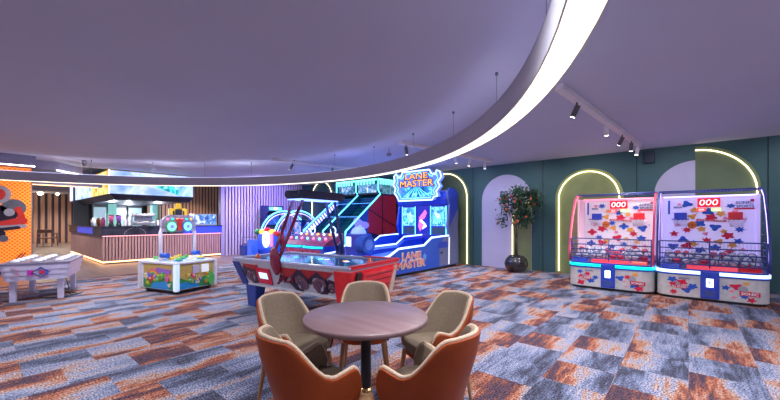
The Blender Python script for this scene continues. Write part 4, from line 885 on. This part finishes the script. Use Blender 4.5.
# goal end box facing +x
gb = MB().hexa([(1.12, -.34, .36), (1.16, -.34, .36), (1.16, .34, .36), (1.12, .34, .36)], [(1.20, -.40, .70), (1.26, -.40, .70), (1.26, .40, .70), (1.20, .40, .70)]).build('goal_box', mat('bright_red', (.8, .03, .04), .3), ah, bevel=.01)
for z in (.46, .56, .64): MB().box(1.175 + (z - .36) * .24 - .01, 1.182 + (z - .36) * .24, -.33, .33, z, z + .018).build('goal_slot', mat('dark_red', (.3, .01, .02), .4), gb)
for y in (-.46, .45): MB().hexa([(1.12, y - .05, .32), (1.15, y - .05, .32), (1.15, y + .05, .32), (1.12, y + .05, .32)], [(1.22, y - .05, .72), (1.24, y - .05, .72), (1.24, y + .05, .72), (1.22, y + .05, .72)]).build('corner_post', [black if y < 0 else mat('pale_post', (.6, .5, .4), .4)][0], ah)
# prints on the near long side: plane y from -.46 (z .36) to -.60 (z .72)
def sidep(name, poly, m, k=0, rsd=None):
    b = MB(); vs = []
    for off in (.002, .008 + .003 * k):
        for x, z in poly: vs.append((x, -.462 - (z - .36) * .35 - off, z))
    n = len(poly); b._add(vs, [tuple(range(n)), tuple(range(n, 2 * n))] + [(i, (i + 1) % n, n + (i + 1) % n, n + i) for i in range(n)]); return b.build(name, m, ah)
blk = mat('print_dark_maroon', (.04, .02, .05), .4); rnd = random.Random(6)
def swoosh(cx, cz, k, sx): return [(cx + sx * x * k, cz + z * k) for x, z in ((-.16, .14), (.02, .17), (.16, .08), (.20, -.06), (.12, -.14), (-.02, -.15), (.06, -.10), (.10, 0), (.02, .08), (-.08, .06), (-.14, -.04), (-.20, .02))]
for cx, cz, k, sx in ((-.84, .54, .95, 1), (.24, .53, 1.05, -1), (.58, .53, 1.05, 1), (.80, .50, .6, -1)):
    sidep('dark_swoosh_print', swoosh(cx, cz, k, sx), blk, 1); sidep('grey_swirl_print', swoosh(cx + .02, cz - .03, k * .6, -sx), mat('print_brown', (.16, .08, .12), .4), 2)
    sidep('dark_patch_print', blob(.075 * k, cx - .03 * sx, cz - .05, rnd, 14), mat('print_plum', (.12, .06, .12), .4), 0)
for poly in ([(-1.0, .71), (-.6, .71), (-.72, .62), (-.9, .66)], [(-.22, .71), (.25, .71), (.1, .60), (-.02, .56), (-.12, .62)], [(.3, .71), (.62, .71), (.42, .58)], [(.6, .71), (.9, .71), (.74, .60)]): sidep('red_flame_print', poly, mat('flame_red', (.42, .02, .03), .4), 3)
sidep('side_screen_frame', [(-.68, .42), (-.38, .41), (-.36, .66), (-.68, .67)], mat('print_crimson'), 3)
sidep('side_screen', [(-.62, .50), (-.44, .495), (-.44, .59), (-.62, .595)], mat('car_badge_glow', (.7, .9, 1), .3, emit=.9, ecol=(.4, .65, 1)), 5)
text('side_text', 'JACK', black, (-.0, -.556, .53), (R(70.7), 0, 0), .34, .16, ah, .006, .04)
text('side_text', 'JACK', mat('maroon_gloss', (.22, .01, .05), .2, coat=.5), (-.01, -.562, .535), (R(70.7), 0, 0), .33, .15, ah, .006, .0)
b = MB().hexa([(-1.0, -.475, .36), (1.0, -.475, .33), (1.0, -.44, .33), (-1.0, -.44, .36)], [(-1.0, -.48, .39), (1.0, -.48, .36), (1.0, -.44, .36), (-1.0, -.44, .39)]).build('lower_trim', mat('trim_pale', (.6, .62, .7), .4), ah)
# playfield glyphs
for x, y, m in ((.05, .1, neon_b), (.16, .12, neon_w), (.55, .1, mat('orange_lit')), (.62, .05, neon_p), (-.5, .1, neon_t)): MB().prism(star(.07, .03, 4, x, y, .4, .6), 'z', .772, .775).build('playfield_light', m, pf2)
# overhead scorer
maroon = mat('maroon_gloss', (.22, .01, .05), .2, coat=.5)
for s, m, x0 in ((-1, maroon, -.16), (1, mat('navy_gloss', (.02, .03, .18), .2, coat=.5), .0)):
    bs = MB(); bs.at(Matrix.Translation((x0, s * (W_ + .035), .80)) @ Matrix.Rotation(R(-s * 8), 4, 'X')).sphere((0, 0, 0), .17, 20, sc_=(.62, .28, 1.25)); bs.build('arm_base', m, ah)
    for dx in (-.06, .09):
        MB().tube([(x0 + dx * .6, s * (W_ + .03), .80), (x0 * .85 + dx, s * (W_ - .02), 1.0), (dx * 1.3, s * .34, 1.75)], .024, 8).build('arm_tube', m, ah)
sb = MB(); sb.prism(arc(-.46, 1.78, .065, 90, 270, 8) + arc(.46, 1.78, .065, -90, 90, 8), 'x', -.10, .20).build('score_unit', mat('score_bar_navy', (.02, .03, .09), .25), ah, bevel=.015)
for s in (-1, 1): MB().cyl((.15, s * .46, 1.78), (.17, s * .46, 1.78), .055, n=18).build('end_badge', mat('print_crimson') if s > 0 else black, ah)
MB().box(.16, .165, -.36, .36, 1.76, 1.81).build('score_window', mat('dark_window', (.03, .05, .12), .1), ah)
MB().box(-.14, .14, -.42, .42, 1.70, 1.715).build('under_light', mat('blue_under_light', (.2, .3, 1), .4, emit=2, ecol=(.2, .35, 1)), ah)
ma = mat('orange_mallet', (.95, .16, .04), .35)
for lx, ly, lb in ((-1.0, -.28, 'orange air hockey mallet near the blue end of the table'), (1.0, .1, 'orange air hockey mallet near the red end of the table')):
    c, s_ = math.cos(R(9)), math.sin(R(9))
    o = MB().lathe([(.05, 0), (.05, .02), (.045, .025), (.02, .03), (.022, .065), (.012, .075)], n=20).build('hockey_mallet', ma, loc=(-4.52 + lx * c - ly * s_, 3.445 + lx * s_ + ly * c, .772)); tag(o, lb, 'mallet', 'air hockey mallets')

# ================================================================== CHILDREN'S WHACKING GAME
kg = thing('hammer_arcade_game', 'low white hammer game with colourful side pictures and round sign arch', 'arcade game', (-7.86, 2.62, 0), 17)
kx, ky = .52, .42
MB().box(-kx, kx, -ky, ky, .07, .56).build('cabinet', white, kg, bevel=.02)
for x in (-1, 1):
    for y in (-1, 1): MB().cyl((x * .40, y * .34, 0), (x * .40, y * .34, .07), .04, n=12).build('caster', black, kg)
MB().box(-.46, .46, -.37, .37, .03, .07).build('plinth', black, kg)
pillar = mat('glowing_pillar', (.7, .85, 1), .4, emit=.35, ecol=(.55, .75, 1))
for x, y in ((1, -1), (-1, -1), (1, 1)): MB().box(x * kx - .05 + (.0 if x < 0 else -.0), x * kx + .035, y * ky - .035 if y < 0 else y * ky - .05, y * ky + .05 if y < 0 else y * ky + .035, .06, .58).build('lit_corner', pillar if x > 0 and y < 0 else white, kg, bevel=.02)
MB().box(-kx - .03, kx + .03, -ky - .03, ky + .03, .56, .60).build('top_rim', white, kg, bevel=.01)
def panel(face, seed):
    rn = random.Random(seed); cols = {'sand': (.60, .42, .12), 'green': (.03, .28, .08), 'water': (.02, .30, .75), 'pink': (.85, .12, .3), 'yellow': (.9, .65, .05), 'red': (.8, .05, .05), 'leaf': (.1, .5, .1), 'violet': (.35, .15, .6), 'orange': (.9, .3, .05), 'cream': (.8, .75, .6)}
    P_ = {k: mat('cartoon_' + k, v, .4) for k, v in cols.items()}
    def put(nm, poly, c, k):
        e = .004 * k
        if face == 'y': MB().prism(poly, 'y', -ky - .003 - e, -ky + .002).build(nm, P_[c], kg)
        else: MB().prism(poly, 'x', kx - .002, kx + .003 + e).build(nm, P_[c], kg)
    a = .42
    put('picture_field', [(-a, .09), (a, .09), (a, .55), (-a, .55)], 'sand', 1)
    put('picture_grass', [(-a, .09), (a, .09), (a, .24), (.2, .30), (0, .22), (-.25, .26), (-a, .34)], 'green', 2)
    put('picture_water', [(-.2 if face == 'y' else -.42, .09), (.34 if face == 'y' else .05, .09), (.30 if face == 'y' else .0, .24), (-.1 if face == 'y' else -.4, .20)], 'water', 3)
    if face == 'y':
        for k, c in enumerate(('pink', 'orange', 'yellow', 'leaf', 'violet')):
            r = .20 - k * .022; put('rainbow', arc(-.12, .26, r, 0, 180, 14) + arc(-.12, .26, r - .02, 180, 0, 14), c, 4)
        put('name_shape', [(-.05, .40), (.38, .38), (.40, .46), (-.02, .49)], 'violet', 4)
    for i in range(12):
        x = rn.uniform(-.36, .36); z = rn.uniform(.16, .36); c = rn.choice(('pink', 'yellow', 'red', 'leaf', 'violet', 'orange', 'cream')); r = rn.uniform(.03, .06)
        put('toon_blob', blob(r, x, z, rn, 12), c, 5 + i % 3); put('toon_spot', arc(x, z + r * .2, r * .35, 0, 360, 8)[:-1], rn.choice(('cream', 'yellow', 'water')), 9)
    if face == 'x':
        for y, w in ((-.02, .08), (.18, .09)): MB().box(kx, kx + .03, y - w, y + w - .02, .36, .52).build('coin_plate', [mat('lit_plate', (.9, .95, 1), .3, emit=.2) if y > 0 else mat('plate_lilac', (.6, .55, .75), .4)], kg, bevel=.006)
        put('leaf_mass', blob(.12, .30, .22, rn, 14), 'leaf', 7)
panel('y', 3); panel('x', 8)
top = MB().box(-kx + .04, kx - .04, -ky + .04, ky - .04, .60, .61).build('play_top', mat('pale_blue_top', (.6, .75, .9), .3), kg)
for i in range(4):
    for j in range(3):
        x, y = -.33 + i * .22, -.24 + j * .24
        MB().cyl((x, y, .61), (x, y, .625), .075, n=18).build('hole_ring', mat('cartoon_water') if (i + j) % 2 else white, kg)
        MB().sphere((x, y, .62), .055, 14, half=True).build('pop_up_head', mat(('cartoon_leaf', 'cartoon_cream', 'cartoon_yellow')[(i + j) % 3]), kg)
for y in (-ky + .06, ky - .06): MB().tube([(-.02, y, .58), (-.02, y, 1.16), (-.02, y * .9, 1.24)], .032, 10).build('arch_post', mat('lit_lilac_post', (.75, .72, .9), .4, emit=.15), kg)
MB().prism([(-.36, 1.17), (.36, 1.17), (.36, 1.30)] + arc(.16, 1.30, .2, 0, 90, 8) + arc(-.16, 1.30, .2, 90, 180, 8), 'x', -.05, .02).build('sign', mat('sign_lilac', (.45, .38, .55), .4, var=.4, scale=20), kg, bevel=.008)
for y, c in ((-.17, 'cartoon_leaf'), (.17, 'cartoon_water')):
    e = MB().cyl((.02, y, 1.27), (.035, y, 1.27), .115, n=24).build('eye_rim', mat(c), kg); MB().cyl((.035, y, 1.27), (.045, y, 1.27), .09, n=24).build('eye_lamp', mat('cyan_lamp', (.3, .85, 1), .3, emit=.6, ecol=(.25, .75, 1)), e); MB().cyl((.045, y, 1.27), (.052, y, 1.27), .035, n=16).build('eye_centre', mat('violet_print'), e)
MB().prism([(-.05, 1.19), (.05, 1.19), (.05, 1.36), (.09, 1.42), (-.09, 1.42), (-.05, 1.36)], 'x', .02, .036).build('red_emblem', mat('cartoon_red'), kg)
for i in range(6): MB().cyl((.02, -.25 + i * .1, 1.42), (.032, -.25 + i * .1, 1.42), .02, n=10).build('small_light', (neon_r, neon_t, mat('orange_lit'))[i % 3], kg)
for lx, ly, lb in ((.14, -.31, 'blue toy hammer on the left edge of the hammer game'), (-.06, .32, 'blue toy hammer on the right edge of the hammer game')):
    h = thing('toy_hammer', lb, 'toy hammer', (-7.8 + lx, 2.62 + ly, .625), 20)
    MB().cyl((-.08, 0, .09), (.08, 0, .09), .05, n=14).build('hammer_head', mat('royal_blue', (.02, .12, .7), .35), h); MB().cyl((0, 0, .06), (0, .14, .03), .014, n=8).build('handle', navy, h)

# ================================================================== LOW GAME TABLE
gx, gy = cw(-6.44, 6.55)
gt = thing('disc_game_table', 'low lilac white four legged game table topped with rows of clear domes', 'game table', (gx, gy, 0), 163.5 - 180)
lw = mat('lilac_white_shell', (.62, .58, .80), .35); a_, c_ = .70, .44
def rrect(a, c, r): return arc(a - r, c - r, r, 0, 90, 5) + arc(-a + r, c - r, r, 90, 180, 5) + arc(-a + r, -c + r, r, 180, 270, 5) + arc(a - r, -c + r, r, 270, 360, 5)
b = MB()
for k, s in enumerate((.0, .006, .0, .006, .0, .006)): b.prism(rrect(a_ - s - .008 * (5 - k), c_ - s - .008 * (5 - k), .08), 'z', .37 + k * .045, .415 + k * .045)
b.build('ribbed_body', lw, gt)
MB().prism(rrect(a_ + .01, c_ + .01, .09), 'z', .64, .67).build('top_frame', mat('grey_lilac_rim', (.22, .20, .30), .4), gt, bevel=.006)
MB().prism(rrect(a_ - .05, c_ - .05, .06), 'z', .67, .672).build('play_surface', mat('pale_surface', (.16, .15, .22), .3), gt)
for i in range(5):
    for j in range(3):
        x, y = -.52 + i * .26, -.28 + j * .28; dm = MB().sphere((x, y, .672), .07, 16, sc_=(1, 1, .8), half=True).build('dome', mat('clear_lilac_dome', (.85, .85, .95), .12), gt); MB().cyl((x, y, .672), (x, y, .682), .082, n=18).build('dome_ring', mat('grey_lilac_rim'), dm)
for x in (-.52, .52):
    for y in (-.30, .30): MB().box(x - .05, x + .05, y - .04, y + .04, 0, .38).build('leg', lw, gt, bevel=.012)
def gp_(nm, poly, m, face, k=0):
    if face == 'x': MB().prism(poly, 'x', a_ + .0, a_ + .006 + .003 * k).build(nm, m, gt)
    else: MB().prism(poly, 'y', -c_ - .006 - .003 * k, -c_).build(nm, m, gt)
mg = mat('magenta_print', (.65, .02, .5), .4); bl2 = mat('print_azure', (.05, .2, .8), .4)
for face, s in (('x', .60), ('y', .8)):
    gp_('magenta_block', [(-.14 * s, .46), (-.02, .46), (-.02, .55), (-.14 * s, .55)], mg, face); gp_('azure_block', [(.06, .46), (.28 * s, .46), (.28 * s, .55), (.06, .55)], bl2, face)
    b = MB(); pts = [(-.03, .505), (.08, .59), (.19, .505), (.08, .42)]
    b.tube([((a_ + .008, u, v) if face == 'x' else (u, -c_ - .008, v)) for u, v in pts], .009, 5, closed=True); b.build('diamond_outline', mat('ink_violet', (.08, .03, .25), .4), gt)
    gp_('red_heart_dot', arc(.10, .505, .035, 0, 360, 12)[:-1], red, face, 2)
    b = MB(); pts = [(-.36, .59), (-.27, .575), (-.23, .53), (-.27, .505), (-.34, .50), (-.25, .49), (-.2, .43)]
    b.tube([((a_ + .006, u * s * 1.3, v) if face == 'x' else (u, -c_ - .006, v)) for u, v in pts], .006, 5); b.build('pink_scroll', mat('pink_line', (.7, .25, .4), .4), gt)
cb = MB(); pts = []
rnd = random.Random(5); p = Vector((gx + .3, gy - .1, .36)); q0 = [(gx + .32, gy + .22, .37), (gx + .40, gy + .26, .2), (gx + .48, gy + .28, .03), (gx + .30, gy + .40, .012), (gx + .1, gy + .3, .012), (gx + .0, gy + .0, .012), (gx + .2, gy - .15, .012), (gx + .45, gy + .0, .012), (gx + .5, gy + .30, .012), (gx + .2, gy + .5, .012)]
def smooth(P, n=6):
    P = [Vector(p) for p in P]; out = []
    for i in range(len(P) - 1):
        a, b_, c, d = P[max(0, i - 1)], P[i], P[i + 1], P[min(len(P) - 1, i + 2)]
        for k in range(n):
            t = k / n; out.append(.5 * ((2 * b_) + (c - a) * t + (2 * a - 5 * b_ + 4 * c - d) * t * t + (3 * b_ - a - 3 * c + d) * t ** 3))
    out.append(P[-1]); return out
tag(MB().tube([(v.x, v.y, max(.009, v.z)) for v in smooth(q0)], .008, 6).build('power_cable', black), 'black power cable looped on the floor under the lilac white game table', 'cable')
